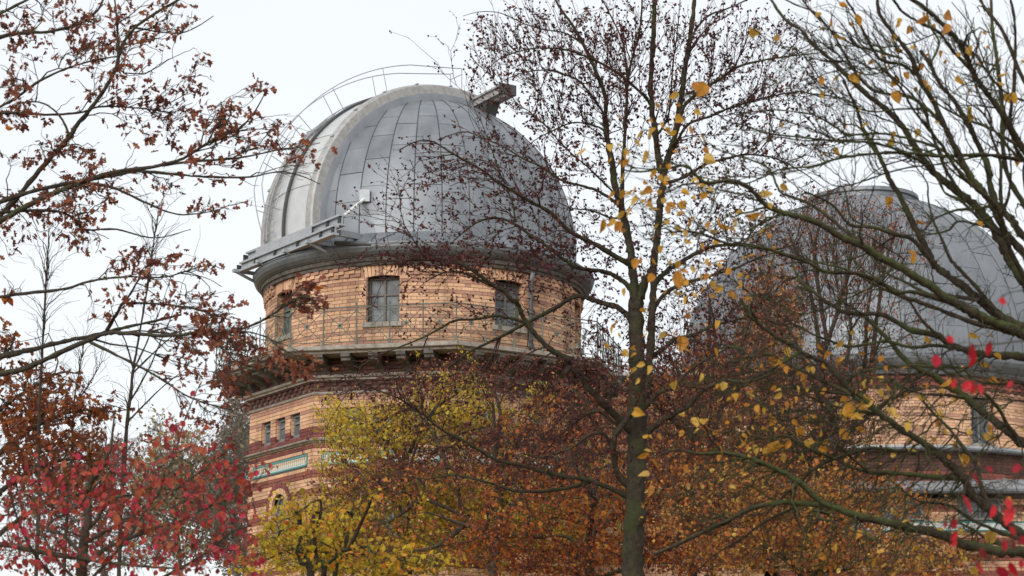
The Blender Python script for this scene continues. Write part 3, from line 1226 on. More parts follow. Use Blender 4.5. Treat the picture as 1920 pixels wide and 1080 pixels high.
for k in range(8):
    ph = (faces_phi[k] + pi) % (2 * pi) - pi
    if abs(ph) > R_(85):
        continue
    N, U = az(ph)
    z = 3.6 + H
    row = 0
    ar_c, ar_r = 5.60 + H, .33
    while z < 8.58 + H:
        zc = z + COURSE / 2
        hz = zc - H
        holes = []
        if 7.04 < hz < 7.58:
            holes += [(t - .22, t + .22) for t in TRI]
        if 6.39 < hz < 6.64:
            holes += [(-FL / 2 + .22, FL / 2 - .20)]
        if 4.85 < hz < 6.2:
            dz = zc - ar_c
            if dz < 0:
                holes.append((-ar_r - .13, ar_r + .13))
            elif dz < ar_r + .26:
                q = sqrt((ar_r + .26) ** 2 - dz * dz)
                holes.append((-q, q))
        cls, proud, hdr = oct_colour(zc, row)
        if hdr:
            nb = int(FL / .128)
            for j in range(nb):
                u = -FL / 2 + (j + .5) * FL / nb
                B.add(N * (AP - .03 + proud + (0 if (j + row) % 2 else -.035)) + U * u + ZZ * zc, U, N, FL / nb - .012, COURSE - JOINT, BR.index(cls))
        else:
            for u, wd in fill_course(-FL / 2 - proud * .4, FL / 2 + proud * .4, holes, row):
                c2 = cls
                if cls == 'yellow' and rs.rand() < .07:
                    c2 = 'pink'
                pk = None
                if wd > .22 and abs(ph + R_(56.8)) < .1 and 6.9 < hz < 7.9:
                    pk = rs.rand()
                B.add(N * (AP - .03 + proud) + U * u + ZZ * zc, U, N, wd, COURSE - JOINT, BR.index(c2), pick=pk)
        z += COURSE
        row += 1
    # arch rings of the round-headed window
    for rr, cls, wd in ((ar_r + .065, 0, .12), (ar_r + .195, 3, .11)):
        nv = int(pi * rr / .078)
        for j in range(nv):
            a = pi * (j + .5) / nv
            rad = U * cos(a) + ZZ * sin(a)
            tan_ = -U * sin(a) + ZZ * cos(a)
            B.add(N * (AP - .026) + U * rr * cos(a) + ZZ * (ar_c + rr * sin(a)), rad, N, wd, .068, cls, V=tan_)
    zz_ = 4.9 + H
    while zz_ < ar_c:
        for sg in (-1, 1):
            B.add(N * (AP - .026) + U * sg * (ar_r + .065) + ZZ * (zz_ + COURSE / 2), U, N, .12, COURSE - JOINT, 0)
            B.add(N * (AP - .13) + U * sg * (ar_r + .03) + ZZ * (zz_ + COURSE / 2), N, U * -sg, .19, COURSE - JOINT, 2 if (int(zz_ / .16) % 3 == 0) else 0)
        zz_ += COURSE
    for t in TRI:
        zz_ = 7.06 + H
        while zz_ < 7.57 + H:
            for sg in (-1, 1):
                B.add(N * (AP - .135) + U * (t + sg * .25) + ZZ * (zz_ + COURSE / 2), N, U * -sg, .20, COURSE - JOINT, BR.index(oct_colour(zz_ + .03, 0)[0]))
            zz_ += COURSE
        window(tower, N, U, AP, .44, 7.08 + H, 7.57 + H, off=t, set_back=.12, fm='frame_grey', sill=False)
    window(tower, N, U, AP, .66, 4.9 + H, 5.93 + H, set_back=.14, fm='frame_grey', sill=False, arched=True)
    # glazed frieze panel
    fp = MB()
    x0, x1 = -FL / 2 + .24, FL / 2 - .22
    fp.box(N * (AP - .026) + U * (x0 + x1) / 2 + ZZ * (6.515 + H), ((x1 - x0) / 2, .02, .085), U, N, ZZ)
    fz = fp.build('frieze_panel', M['mosaic'], tower)
    bd = MB()
    for zz_, hh in ((6.62 + H, .018), (6.41 + H, .018)):
        bd.box(N * (AP - .018) + U * (x0 + x1) / 2 + ZZ * zz_, ((x1 - x0) / 2, .03, hh), U, N, ZZ)
    for xx in (x0, x1):
        bd.box(N * (AP - .017) + U * xx + ZZ * (6.515 + H), (.018, .03, .1), U, N, ZZ)
    bd.build('border', M['teal'], fz)
    og = MB()
    nn = 26
    for q in range(nn):
        xx = x0 + .12 + (x1 - x0 - .24) * q / (nn - 1)
        pts = [N * (AP - .004) + U * (xx + .022 * sin(s_ * 2 * pi)) + ZZ * (6.455 + H + .12 * s_) for s_ in np.linspace(0, 1, 5)]
        og.tube(pts, .009, 4)
        og.tube([N * (AP - .004) + U * (xx + .028 * cos(a)) + ZZ * (6.555 + H + .028 * sin(a)) for a in np.linspace(0, 2 * pi, 7)], .006, 4, caps=False)
    og.build('ornament', M['ochre'], fz)
B.build('octagon_brickwork', tower, owall, 95)
for nm, prof in (('string_course', [(WR - .05, 6.845 + H), (WR + .05, 6.845 + H), (WR + .07, 6.87 + H), (WR + .12, 6.885 + H), (WR + .13, 6.91 + H), (WR + .03, 6.95 + H), (WR - .05, 6.955 + H)]),
                 ('string_course', [(WR - .05, 7.865 + H), (WR + .03, 7.865 + H), (WR + .045, 7.895 + H), (WR + .02, 7.918 + H), (WR - .05, 7.92 + H)]),
                 ('wall_plate', [(WR - .05, 8.145 + H), (WR + .10, 8.145 + H), (WR + .11, 8.18 + H), (WR + .16, 8.20 + H), (WR + .16, 8.255 + H), (WR - .05, 8.26 + H)])):
    b = MB()
    octa_ring(b, prof)
    b.build(nm, M['stone'], tower)
b = MB()
octa_ring(b, [(WR - .9, 0), (WR - .9, 8.5 + H)])
b.build('octagon_core', M['void'], tower)

# ================================================================== SECOND DOMED BUILDING
BX, BY = 9.7, 58.5
wing = empty('domed_observatory', (BX, BY, 0), 'second domed brick observatory behind mossy branches, with flat round cap on its dome', 'observatory')
R2 = 5.1
dome(wing, R2, 10.50 + H, 10.28 + H, 36, M['zinc_far'], rows=((0, 13), (13, 26), (26, 39), (39, 52), (52, 65), (65, 80)))
b = MB()
b.lathe([(1.46, 15.0 + H), (1.46, 15.50 + H), (1.53, 15.52 + H), (1.53, 15.62 + H), (1.42, 15.64 + H), (.01, 15.80 + H)], 40)
b.build('dome_cap', M['zinc_far'], wing)
b = MB()
b.lathe([(R2 - .1, 9.78 + H), (R2 + .12, 9.79 + H), (R2 + .16, 9.89 + H), (R2 + .22, 9.93 + H), (R2 + .32, 10.05 + H), (R2 + .36, 10.15 + H), (R2 + .36, 10.19 + H), (R2 - .02, 10.35 + H)], 100)
b.build('gutter', M['gutter'], wing)


def drum2_colour(z, row):
    z -= H
    if z > 9.42:
        return ('brown' if row % 2 else 'red'), .01, True
    if z > 9.27:
        return 'pink', 0, True
    return ('pink' if row % 6 == 4 else 'yellow'), 0, False


w2 = [(R_(p), .62, 8.1 + H, 9.26 + H) for p in (-67, -22, 23, 68)]
round_drum(wing, R2 + .02, 7.98 + H, 9.78 + H, w2, drum2_colour, 160, (R_(-20), R_(50), R_(12)), soldier=False)
for ph, wd, z0, z1 in w2:
    N, U = az(ph)
    window(wing, N, U, R2 + .02, wd, z0, z1, fm='frame_grey')
b = MB()
b.lathe([(R2 - .9, 7 + H), (R2 - .9, 10.3 + H)], 40)
b.build('inner_core', M['void'], wing)
# ledge and lower storeys
b = MB()
b.lathe([(R2 - .1, 7.86 + H), (R2 + .46, 7.86 + H), (R2 + .5, 7.9 + H), (R2 + .5, 7.955 + H), (R2 - .1, 7.985 + H)], 100)
b.build('ledge', M['roof'], wing)
b = MB()
b.lathe([(R2 + .15, 6.6 + H), (R2 + .15, 7.86 + H)], 80)
lw = b.build('lower_wall', M['mortar'], wing)
B = Bricks()
z, row = 6.9 + H, 0
while z < 7.84 + H:
    for u, wd in fill_course(-R_(80) * (R2 + .16), R_(80) * (R2 + .16), [], row):
        N, U = az(u / (R2 + .16))
        B.add(N * (R2 + .135) + ZZ * (z + COURSE / 2), U, N, wd, COURSE - JOINT, BR.index('brown' if row > 5 else ('red' if row % 3 else 'brown')))
    z += COURSE
    row += 1
B.build('lower_brickwork', wing, None, 0)
# sheet roof of the lower block (straight front) and its wall
rf = MB()
FX0, FX1, FY = -3.5, 7.5, -7.6
nseg = 13
for i in range(nseg):
    xa, xb = FX0 + (FX1 - FX0) * i / nseg + .01, FX0 + (FX1 - FX0) * (i + 1) / nseg - .01
    p = MB()
    p.add([(xa, FY - .35, 6.56 + H), (xb, FY - .35, 6.56 + H), (xb, FY + 2.9, 7.22 + H), (xa, FY + 2.9, 7.22 + H),
           (xa, FY - .35, 6.50 + H), (xb, FY - .35, 6.50 + H), (xb, FY + 2.9, 7.16 + H), (xa, FY + 2.9, 7.16 + H)],
          [(0, 1, 2, 3), (7, 6, 5, 4), (0, 4, 5, 1), (1, 5, 6, 2), (2, 6, 7, 3), (3, 7, 4, 0)])
    p.bar((xb + .01, FY - .35, 6.58 + H), (xb + .01, FY + 2.9, 7.24 + H), .02, .06)
    p.build('roof_sheet', M['roof'], wing)
b = MB()
b.tube([(FX0, FY - .40, 6.50 + H), (FX1, FY - .40, 6.50 + H)], .06, 8)
b.build('eaves_gutter', M['gutter'], wing)
b = MB()
b.box(((FX0 + FX1) / 2, FY + 2.0, 3.2 + H / 2), ((FX1 - FX0) / 2, 1.985, 3.2 + H / 2))
bl = b.build('block_wall', M['mortar'], wing)
B = Bricks()
z, row = 3.4 + H, 0
wx = [-2.4, -.6, 1.2, 3.0, 4.8, 6.6]
while z < 6.38 + H:
    hz = z + COURSE / 2 - H
    holes = [(x - .5, x + .5) for x in wx] if hz > 5.86 else []
    if 5.62 < hz < 5.84:
        holes = [(FX0 + .3, FX1 - .3)]
    for u, wd in fill_course(FX0, FX1, holes, row):
        B.add(np.array((u, FY - .012 + .03, z + COURSE / 2)), np.array((1, 0, 0)), np.array((0, -1, 0)), wd, COURSE - JOINT, BR.index('red' if row % 5 < 2 else 'yellow'))
    z += COURSE
    row += 1
B.build('block_brickwork', wing, None, 0)
for x in wx:
    f = MB()
    for sg in (-1, 1):
        f.box((x + sg * .46, FY - .02, 6.13 + H), (.04, .035, .26))
    f.box((x, FY - .02, 6.36 + H), (.42, .035, .03))
    f.box((x, FY - .02, 5.90 + H), (.42, .035, .03))
    f.box((x, FY - .02, 6.13 + H), (.025, .033, .2))
    fo = f.build('window', M['frame_grey'], wing)
    for sg in (-1, 1):
        g = MB()
        g.box((x + sg * .22, FY - .012, 6.13 + H), (.195, .005, .2))
        g.build('pane', M['glass'], fo)
b = MB()
b.box(((FX0 + FX1) / 2, FY - .016, 5.73 + H), ((FX1 - FX0) / 2 - .32, .02, .085))
fz = b.build('frieze_panel', M['mosaic'], wing)
b = MB()
for z in (5.63, 5.83):
    b.box(((FX0 + FX1) / 2, FY - .02, z + H), ((FX1 - FX0) / 2 - .32, .03, .016))
b.build('border', M['teal'], fz)
b = MB()
b.lathe([(R2 + .12, 0), (R2 + .12, 6.6 + H)], 40)
b.build('drum_base', M['mortar'], wing)

# link building ----------------------------------------------------------
LX, LY = 1.0, 51.5
lnk = empty('link_building', (LX, LY, 0), 'low brick link building with white roof edge between tower and second dome', 'building')
b = MB()
b.box((1.6, 1.5, (9.1 + H) / 2), (3.2, 2.5, (9.1 + H) / 2))
b.build('wall', M['mortar'], lnk)
B = Bricks()
z, row = 3.0 + H, 0
wl = [-.4, .9, 2.2, 3.5]
while z < 9.06 + H:
    hz = z + COURSE / 2 - H
    holes = [(x - .4, x + .4) for x in wl] if 6.2 < hz < 7.5 else []
    for u, wd in fill_course(-1.6, 4.8, holes, row):
        B.add(np.array((u, -1.0 + .02, z + COURSE / 2)), np.array((1, 0, 0)), np.array((0, -1, 0)), wd, COURSE - JOINT, BR.index('red' if row % 6 < 2 else 'yellow'))
    z += COURSE
    row += 1
B.build('link_brickwork', lnk, None, 0)
for x in wl:
    f = MB()
    for sg in (-1, 1):
        f.box((x + sg * .36, -1.01, 6.85 + H), (.04, .03, .65))
    f.box((x, -1.01, 7.46 + H), (.32, .03, .04))
    f.box((x, -1.01, 6.24 + H), (.32, .03, .04))
    fo = f.build('window', M['frame_grey'], lnk)
    g = MB()
    g.box((x, -1.005, 6.85 + H), (.31, .005, .56))
    g.build('pane', M['glass'], fo)
b = MB()
b.box((1.6, 1.4, 9.18 + H), (3.4, 2.75, .075))
b.build('flat_roof', M['steel_dark'], lnk)
b = MB()
b.box((1.6, -1.37, 9.20 + H), (3.4, .02, .04))
b.build('roof_edge', M['white_steel'], lnk)

# ================================================================== VEGETATION
M['bark_beech'] = bark_mat('beech_bark', (.024, .02, .015), (.07, .06, .043), (.048, .054, .022), .6, 11)
M['bark_moss'] = bark_mat('mossy_bark', (.020, .016, .012), (.075, .06, .042), (.066, .078, .028), .65, 26)
M['bark_oak'] = bark_mat('oak_bark', (.03, .024, .02), (.07, .058, .045), (.05, .06, .025), .5, 18)
M['bark_dark'] = bark_mat('dark_bark', (.04, .03, .025), (.10, .08, .062), (.06, .07, .028), .35, 14)
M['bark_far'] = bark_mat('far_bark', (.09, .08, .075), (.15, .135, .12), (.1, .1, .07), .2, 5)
M['leaf_beech'] = leaf_mat('dark_red_leaf', [(.08, .024, .026), (.14, .036, .03), (.06, .02, .024), (.21, .06, .032), (.10, .026, .03)], .3)
M['twig_beech'] = bark_mat('beech_twig_bark', (.05, .026, .024), (.10, .055, .045), (.06, .05, .03), .1, 20)
M['husk'] = plain_mat('beech_husk', (.022, .014, .013), (.045, .028, .024), .9, 0, 20, .1, 0)
M['leaf_copper'] = leaf_mat('copper_leaf', [(.15, .045, .036), (.30, .095, .045), (.11, .032, .034), (.46, .17, .06), (.20, .055, .042), (.54, .26, .12), (.16, .05, .05), (.40, .10, .05)], .3)
M['leaf_orange'] = leaf_mat('orange_leaf', [(.44, .12, .025), (.60, .22, .035), (.24, .055, .025), (.66, .34, .08), (.52, .14, .028), (.36, .10, .045), (.14, .04, .03)], .4)
M['leaf_maple'] = leaf_mat('yellow_green_leaf', [(.66, .47, .05), (.54, .43, .06), (.70, .50, .06), (.38, .34, .06), (.70, .38, .05), (.64, .50, .08)], .4)
M['leaf_yellow'] = leaf_mat('yellow_leaf', [(.60, .32, .04), (.66, .42, .07), (.55, .25, .035), (.62, .40, .10), (.50, .22, .05)], .45)
M['leaf_oak'] = leaf_mat('brown_oak_leaf', [(.20, .065, .045), (.27, .092, .045), (.14, .05, .04), (.34, .13, .055), (.22, .065, .04)], .3)
M['leaf_oakred'] = leaf_mat('rust_oak_leaf', [(.24, .068, .03), (.32, .095, .028), (.16, .048, .028), (.40, .14, .036)], .35)
M['leaf_red'] = leaf_mat('crimson_leaf', [(.44, .032, .05), (.54, .075, .055), (.28, .032, .04), (.50, .15, .055), (.48, .04, .085), (.22, .065, .04), (.54, .10, .075), (.36, .11, .045)], .4)
M['leaf_scarlet'] = leaf_mat('scarlet_leaf', [(.48, .016, .028), (.56, .03, .04), (.36, .012, .03), (.28, .03, .03)], .4)
M['leaf_olive'] = leaf_mat('olive_leaf', [(.42, .22, .05), (.54, .33, .07), (.24, .11, .04), (.50, .21, .05), (.40, .11, .035), (.18, .05, .04), (.52, .17, .04), (.60, .40, .10)], .4)
M['leaf_amber'] = leaf_mat('amber_leaf', [(.62, .30, .10), (.70, .42, .18), (.52, .19, .065), (.66, .40, .12), (.36, .11, .045), (.64, .38, .22), (.20, .06, .045)], .4)
M['leaf_green'] = leaf_mat('turning_green_leaf', [(.56, .42, .03), (.64, .44, .03), (.36, .31, .035), (.66, .30, .03), (.58, .18, .03), (.68, .46, .06)], .45)
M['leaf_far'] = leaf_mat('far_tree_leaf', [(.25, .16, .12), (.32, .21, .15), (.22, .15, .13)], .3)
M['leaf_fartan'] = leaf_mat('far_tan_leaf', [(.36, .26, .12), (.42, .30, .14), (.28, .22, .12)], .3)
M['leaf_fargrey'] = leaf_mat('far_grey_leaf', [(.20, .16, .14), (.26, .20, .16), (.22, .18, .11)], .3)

OVAL = (np.array([(0, 0, 0), (-.30, .25, .06), (-.33, .6, .04), (0, 1, -.05), (.33, .6, .06), (.30, .25, .04), (0, .5, -.03)]), [(0, 6, 2, 1), (6, 3, 2), (0, 5, 4, 6), (6, 4, 3)])
ROUND = (np.array([(0, -.02, 0), (-.30, .06, .14), (-.42, .40, .12), (-.24, .76, .02), (.03, 1.08, -.16), (.27, .72, .10), (.38, .42, .16), (.27, .03, .06), (0, .45, -.08)]),
         [(0, 8, 2, 1), (8, 4, 3, 2), (0, 7, 6, 8), (8, 6, 5, 4)])
OAK = (np.array([(0, 0, 0), (-.10, .14, .02), (-.27, .30, .10), (-.12, .40, .0), (-.36, .62, .14), (-.15, .70, .02), (-.18, .92, .05), (0, 1, -.12),
                 (.20, .90, .0), (.14, .68, -.02), (.38, .58, .08), (.12, .38, .0), (.26, .26, .05), (.09, .12, .0), (0, .38, -.07), (0, .68, -.09)]),
       [(0, 14, 3, 2, 1), (14, 15, 5, 4, 3), (15, 7, 6, 5), (0, 13, 12, 11, 14), (14, 11, 10, 9, 15), (15, 9, 8, 7)])
TINY = (np.array([(0, 0, 0), (-.34, .5, .08), (0, 1, 0), (.34, .5, .05)]), [(0, 2, 1), (0, 3, 2)])
STAR = (np.array([(0, 0, 0), (-.45, .15, .06), (-.22, .42, 0), (-.42, .75, .1), (-.12, .68, 0), (0, 1.05, -.05), (.14, .66, 0), (.44, .72, .04), (.22, .40, 0), (.46, .12, .1)]),
        [(0, 2, 1), (0, 4, 3, 2), (0, 6, 5, 4), (0, 8, 7, 6), (0, 9, 8)])
HUSK = (np.array([(0, 0, .55), (.5, 0, 0), (0, .5, 0), (-.5, 0, 0), (0, -.5, 0), (0, 0, -.6)]), [(0, 1, 2), (0, 2, 3), (0, 3, 4), (0, 4, 1), (5, 2, 1), (5, 3, 2), (5, 4, 3), (5, 1, 4)])


def rnd_dirs(n, bias, k):
    d = rs.randn(n, 3)
    d /= np.linalg.norm(d, axis=1, keepdims=True)
    d = d + np.asarray(bias) * k
    return d / (np.linalg.norm(d, axis=1, keepdims=True) + 1e-9)


def frames(a, face=0.0):
    n = rs.randn(len(a), 3) + np.array((0, -face, -.3 * face))
    n -= a * np.sum(n * a, 1, keepdims=True)
    n /= np.linalg.norm(n, axis=1, keepdims=True) + 1e-9
    b = np.cross(n, a)
    return b, n


def leaf_mesh(name, pos, a, size, tpl, mat):
    tv, tf = tpl
    b, n = frames(a)
    sx = size * (.75 + .5 * rs.rand(len(size)))
    V = pos[:, None, :] + tv[None, :, 0:1] * (b * sx[:, None])[:, None, :] + tv[None, :, 1:2] * (a * size[:, None])[:, None, :] + tv[None, :, 2:3] * (n * size[:, None])[:, None, :] * (.4 + 1.6 * rs.rand(len(size)))[:, None, None]
    k = len(tv)
    base = np.arange(len(pos)) * k
    flat1 = np.array([i for f in tf for i in f])
    sz1 = np.array([len(f) for f in tf])
    flat = (base[:, None] + flat1[None]).ravel()
    return mesh_np(name, V.reshape(-1, 3), polys=(flat, np.tile(sz1, len(pos))), mats=[mat], smooth=False)


def catmull(P, per=7):
    P = np.asarray(P, float)
    Q = np.vstack((2 * P[0] - P[1], P, 2 * P[-1] - P[-2]))
    outp = []
    for i in range(len(P) - 1):
        p0, p1, p2, p3 = Q[i:i + 4]
        for t in np.linspace(0, 1, per, endpoint=False):
            outp.append(.5 * (2 * p1 + (p2 - p0) * t + (2 * p0 - 5 * p1 + 4 * p2 - p3) * t * t + (3 * p1 - p0 - 3 * p2 + p3) * t ** 3))
    outp.append(P[-1])
    return np.array(outp)


class Tree:
    def __init__(s, name, label, cat, base, bark, group=None):
        s.root = empty(name, tuple(base), label, cat, group)
        s.o = np.array(base, float)
        s.bark = bark
        s.twig_bark = None
        s.P, s.T, s.Rr = [], [], []
        s.tw = []
        s.last = None

    def nodes(s, W, Tn, Rd):
        s.P.append(W)
        s.T.append(Tn)
        s.Rr.append(Rd)

    def limb(s, pts, w0, w1, d0, d1=None, name='branch', sides=7, world=None, wob=.35):
        """pts in photo pixels, thickness in pixels at the limb's own distance"""
        if world is None:
            d1 = d0 if d1 is None else d1
            p = np.asarray(pts, float)
            cum = np.concatenate(([0], np.cumsum(np.linalg.norm(np.diff(p, axis=0), axis=1))))
            u = cum / cum[-1]
            d = d0 + (d1 - d0) * u
            W = pixa(np.column_stack((p, d)))
            dm_ = d
        else:
            W = np.asarray(world, float)
            dm_ = np.full(len(W), d0)
            u = np.linspace(0, 1, len(W))
        sl_ = np.linalg.norm(np.diff(W, axis=0), axis=1)
        lim = 1.6 * np.median(sl_) if len(sl_) > 3 else 1e9
        W2, u2, d2 = [W[0]], [u[0]], [dm_[0]]
        for i_ in range(len(sl_)):
            k_ = max(1, int(math.ceil(sl_[i_] / lim)))
            for f_ in np.linspace(0, 1, k_ + 1)[1:]:
                W2.append(W[i_] * (1 - f_) + W[i_ + 1] * f_)
                u2.append(u[i_] * (1 - f_) + u[i_ + 1] * f_)
                d2.append(dm_[i_] * (1 - f_) + dm_[i_ + 1] * f_)
        W, u, dm_ = np.array(W2), np.array(u2), np.array(d2)
        per = 6
        C_ = catmull(W, per)
        uu = np.interp(np.linspace(0, 1, len(C_)), np.linspace(0, 1, len(u)), u)
        dd = np.interp(np.linspace(0, 1, len(C_)), np.linspace(0, 1, len(u)), dm_)
        rad = (w0 + (w1 - w0) * uu) / 2 * dd / F
        # knotty, slightly crooked
        nzv = np.cumsum(rs.randn(len(C_), 3), 0)
        nzv -= np.linspace(0, 1, len(C_))[:, None] * nzv[-1]
        env = np.sin(np.linspace(0, pi, len(C_)))[:, None]
        C_ = C_ + nzv * env * rad[:, None] * wob * .35 + rs.randn(len(C_), 3) * rad[:, None] * .10
        rad = rad * (1 + (.02 if w0 > 30 else .10) * rs.randn(len(C_)))
        V, q = tube_arrays((C_ - s.o)[None], rad[None], sides)
        me = mesh_np(name, V, quads=q, mats=[s.bark], smooth=True)
        obj(name, me, s.root)
        Tn = np.gradient(C_, axis=0)
        Tn /= np.linalg.norm(Tn, axis=1, keepdims=True) + 1e-9
        s.nodes(C_, Tn, rad)

    def wave(s, blobs, n, reach=3.0, rmin=.002, rf=.006, depth=None, dd=.6, pull=None, pk=.12, K=6, wig=.05, up=0.0, sides=4, minlen=.03, ragged=.16):
        P = np.vstack(s.P)
        T = np.vstack(s.T)
        Rd = np.concatenate(s.Rr)
        # depth of every node along the view and its photo pixel
        fw = P[:, 1] * CP + (P[:, 2] - EYE) * SP
        upv = -P[:, 1] * SP + (P[:, 2] - EYE) * CP
        px = 960 + F * P[:, 0] / fw
        py = 540 - F * upv / fw
        k3 = kdtree.KDTree(len(P))
        k2 = kdtree.KDTree(len(P))
        for i in range(len(P)):
            k3.insert(P[i], i)
            k2.insert((px[i], py[i], 0), i)
        k3.balance()
        k2.balance()
        bl = np.array([b[:4] for b in blobs], float)
        wt = np.array([(b[4] if len(b) > 4 else 1.0) * b[2] * b[3] for b in blobs], float)
        wt /= wt.sum()
        ch = rs.choice(len(bl), n, p=wt)
        rr = np.sqrt(rs.rand(n)) * (1 + .16 * rs.randn(n))
        rr = np.where(rs.rand(n) < ragged, rr * rs.uniform(1.1, 1.75, n), rr)
        th = rs.rand(n) * 2 * pi
        X = bl[ch, 0] + bl[ch, 2] * rr * np.cos(th)
        Y = bl[ch, 1] + bl[ch, 3] * rr * np.sin(th)
        A, B_, Tg, R0 = [], [], [], []
        pl = None if pull is None else np.array(pull)
        for i in range(n):
            if depth is None:
                _, j, _ = k2.find((X[i], Y[i], 0))
                d = fw[j] + rs.randn() * dd
            else:
                d = depth + rs.randn() * dd
            W = pix(X[i], Y[i], d)
            Q = W if pl is None else W + (pl - W) * pk
            _, j, _ = k3.find(Q)
            ln = np.linalg.norm(W - P[j])
            if ln > reach or ln < minlen:
                continue
            A.append(P[j])
            B_.append(W)
            Tg.append(T[j])
            R0.append(Rd[j])
        if not A:
            return
        A, B_, Tg, R0 = map(np.array, (A, B_, Tg, R0))
        D = B_ - A
        Ln = np.linalg.norm(D, axis=1, keepdims=True)
        dn = D / Ln
        sg = np.sign(np.sum(Tg * dn, 1, keepdims=True))
        sg[sg == 0] = 1
        mid = .6 * dn + .45 * Tg * sg + .18 * rs.randn(*dn.shape)
        mid[:, 2] += up
        mid /= np.linalg.norm(mid, axis=1, keepdims=True)
        Cc = A + mid * Ln * .5
        t = np.linspace(0, 1, K)[None, :, None]
        pts = (1 - t) ** 2 * A[:, None] + 2 * t * (1 - t) * Cc[:, None] + t * t * B_[:, None]
        nz_ = rs.randn(len(A), K, 3) * (Ln * wig)[:, None]
        nz_[:, 0] = 0
        pts = pts + nz_ * .5
        r0 = np.minimum(R0 * .7, rmin + rf * Ln[:, 0])
        r0 = np.maximum(r0, rmin)
        tt = np.linspace(0, 1, K)[None]
        rad = r0[:, None] * (1 - tt) + rmin * .7 * tt
        s.tw.append((pts, rad, sides))
        Tn = np.gradient(pts, axis=1)
        Tn /= np.linalg.norm(Tn, axis=2, keepdims=True) + 1e-9
        s.nodes(pts[:, 1:].reshape(-1, 3), Tn[:, 1:].reshape(-1, 3), rad[:, 1:].ravel())
        s.last = pts

    def twigs(s):
        if not s.tw:
            return
        Vs, Qs, b = [], [], 0
        for pts, rad, sd_ in s.tw:
            V, q = tube_arrays(pts - s.o, rad, sd_)
            Vs.append(V)
            Qs.append(q + b)
            b += len(V)
        me = mesh_np('twigs', np.vstack(Vs), quads=np.vstack(Qs), mats=[s.twig_bark or s.bark], smooth=True)
        obj('twigs', me, s.root, 'stuff')

    def leaves(s, per, size, tpl, mat, n_ind=0, hang=.5, spread=.0, tip=.35, var=.3, name='leaf', keep=None):
        pts = s.last
        n = int(len(pts) * per)
        i = rs.randint(0, len(pts), n)
        t = tip + (1 - tip) * rs.rand(n)
        K = pts.shape[1]
        f = t * (K - 1)
        k = np.minimum(f.astype(int), K - 2)
        fr = (f - k)[:, None]
        p = pts[i, k] * (1 - fr) + pts[i, k + 1] * fr
        if spread:
            p = p + rs.randn(n, 3) * spread
        a = rnd_dirs(n, (0, 0, -1), hang)
        sz = size * np.exp(rs.randn(n) * var)
        sz = np.clip(sz, size * .45, size * 1.7)
        s.put_leaves(p, a, sz, tpl, mat, n_ind, name)

    def put_leaves(s, p, a, sz, tpl, mat, n_ind=0, name='leaf', face=0.0):
        fw = p[:, 1] * CP + (p[:, 2] - EYE) * SP
        upv = -p[:, 1] * SP + (p[:, 2] - EYE) * CP
        px = 960 + F * p[:, 0] / fw
        py = 540 - F * upv / fw
        inn = (px > 0) & (px < 1920) & (py > 0) & (py < 1080)
        score = np.where(inn, sz / fw, 0)
        order = np.argsort(-score)[:n_ind]
        order = order[score[order] > 0]
        keep = np.ones(len(p), bool)
        keep[order] = False
        if len(order):
            var = []
            tv, tf = tpl
            for q in range(6):
                v2 = tv * np.array((.8 + .4 * rs.rand(), 1, .5 + 1.4 * rs.rand()))
                v2[:, 2] += .25 * (rs.rand() - .4) * v2[:, 1] ** 2
                var.append(mesh_np(name, v2, faces=tf, mats=[mat]))
            b, nn = frames(a[order], face)
            for c, j in enumerate(order):
                o = bpy.data.objects.new(name, var[c % 6])
                q = sz[j]
                pp = p[j] - s.o
                aa = a[j]
                link(o, s.root)
                o.matrix_local = Matrix(((b[c][0] * q, aa[0] * q, nn[c][0] * q, pp[0]), (b[c][1] * q, aa[1] * q, nn[c][1] * q, pp[1]), (b[c][2] * q, aa[2] * q, nn[c][2] * q, pp[2]), (0, 0, 0, 1)))
        if keep.any():
            me = leaf_mesh('leaves', p[keep] - s.o, a[keep], sz[keep], tpl, mat)
            obj('leaves', me, s.root, 'stuff')


def ground_at(x, y, d):
    w_ = pix(x, y, d)
    return np.array((w_[0], w_[1], 0.0))


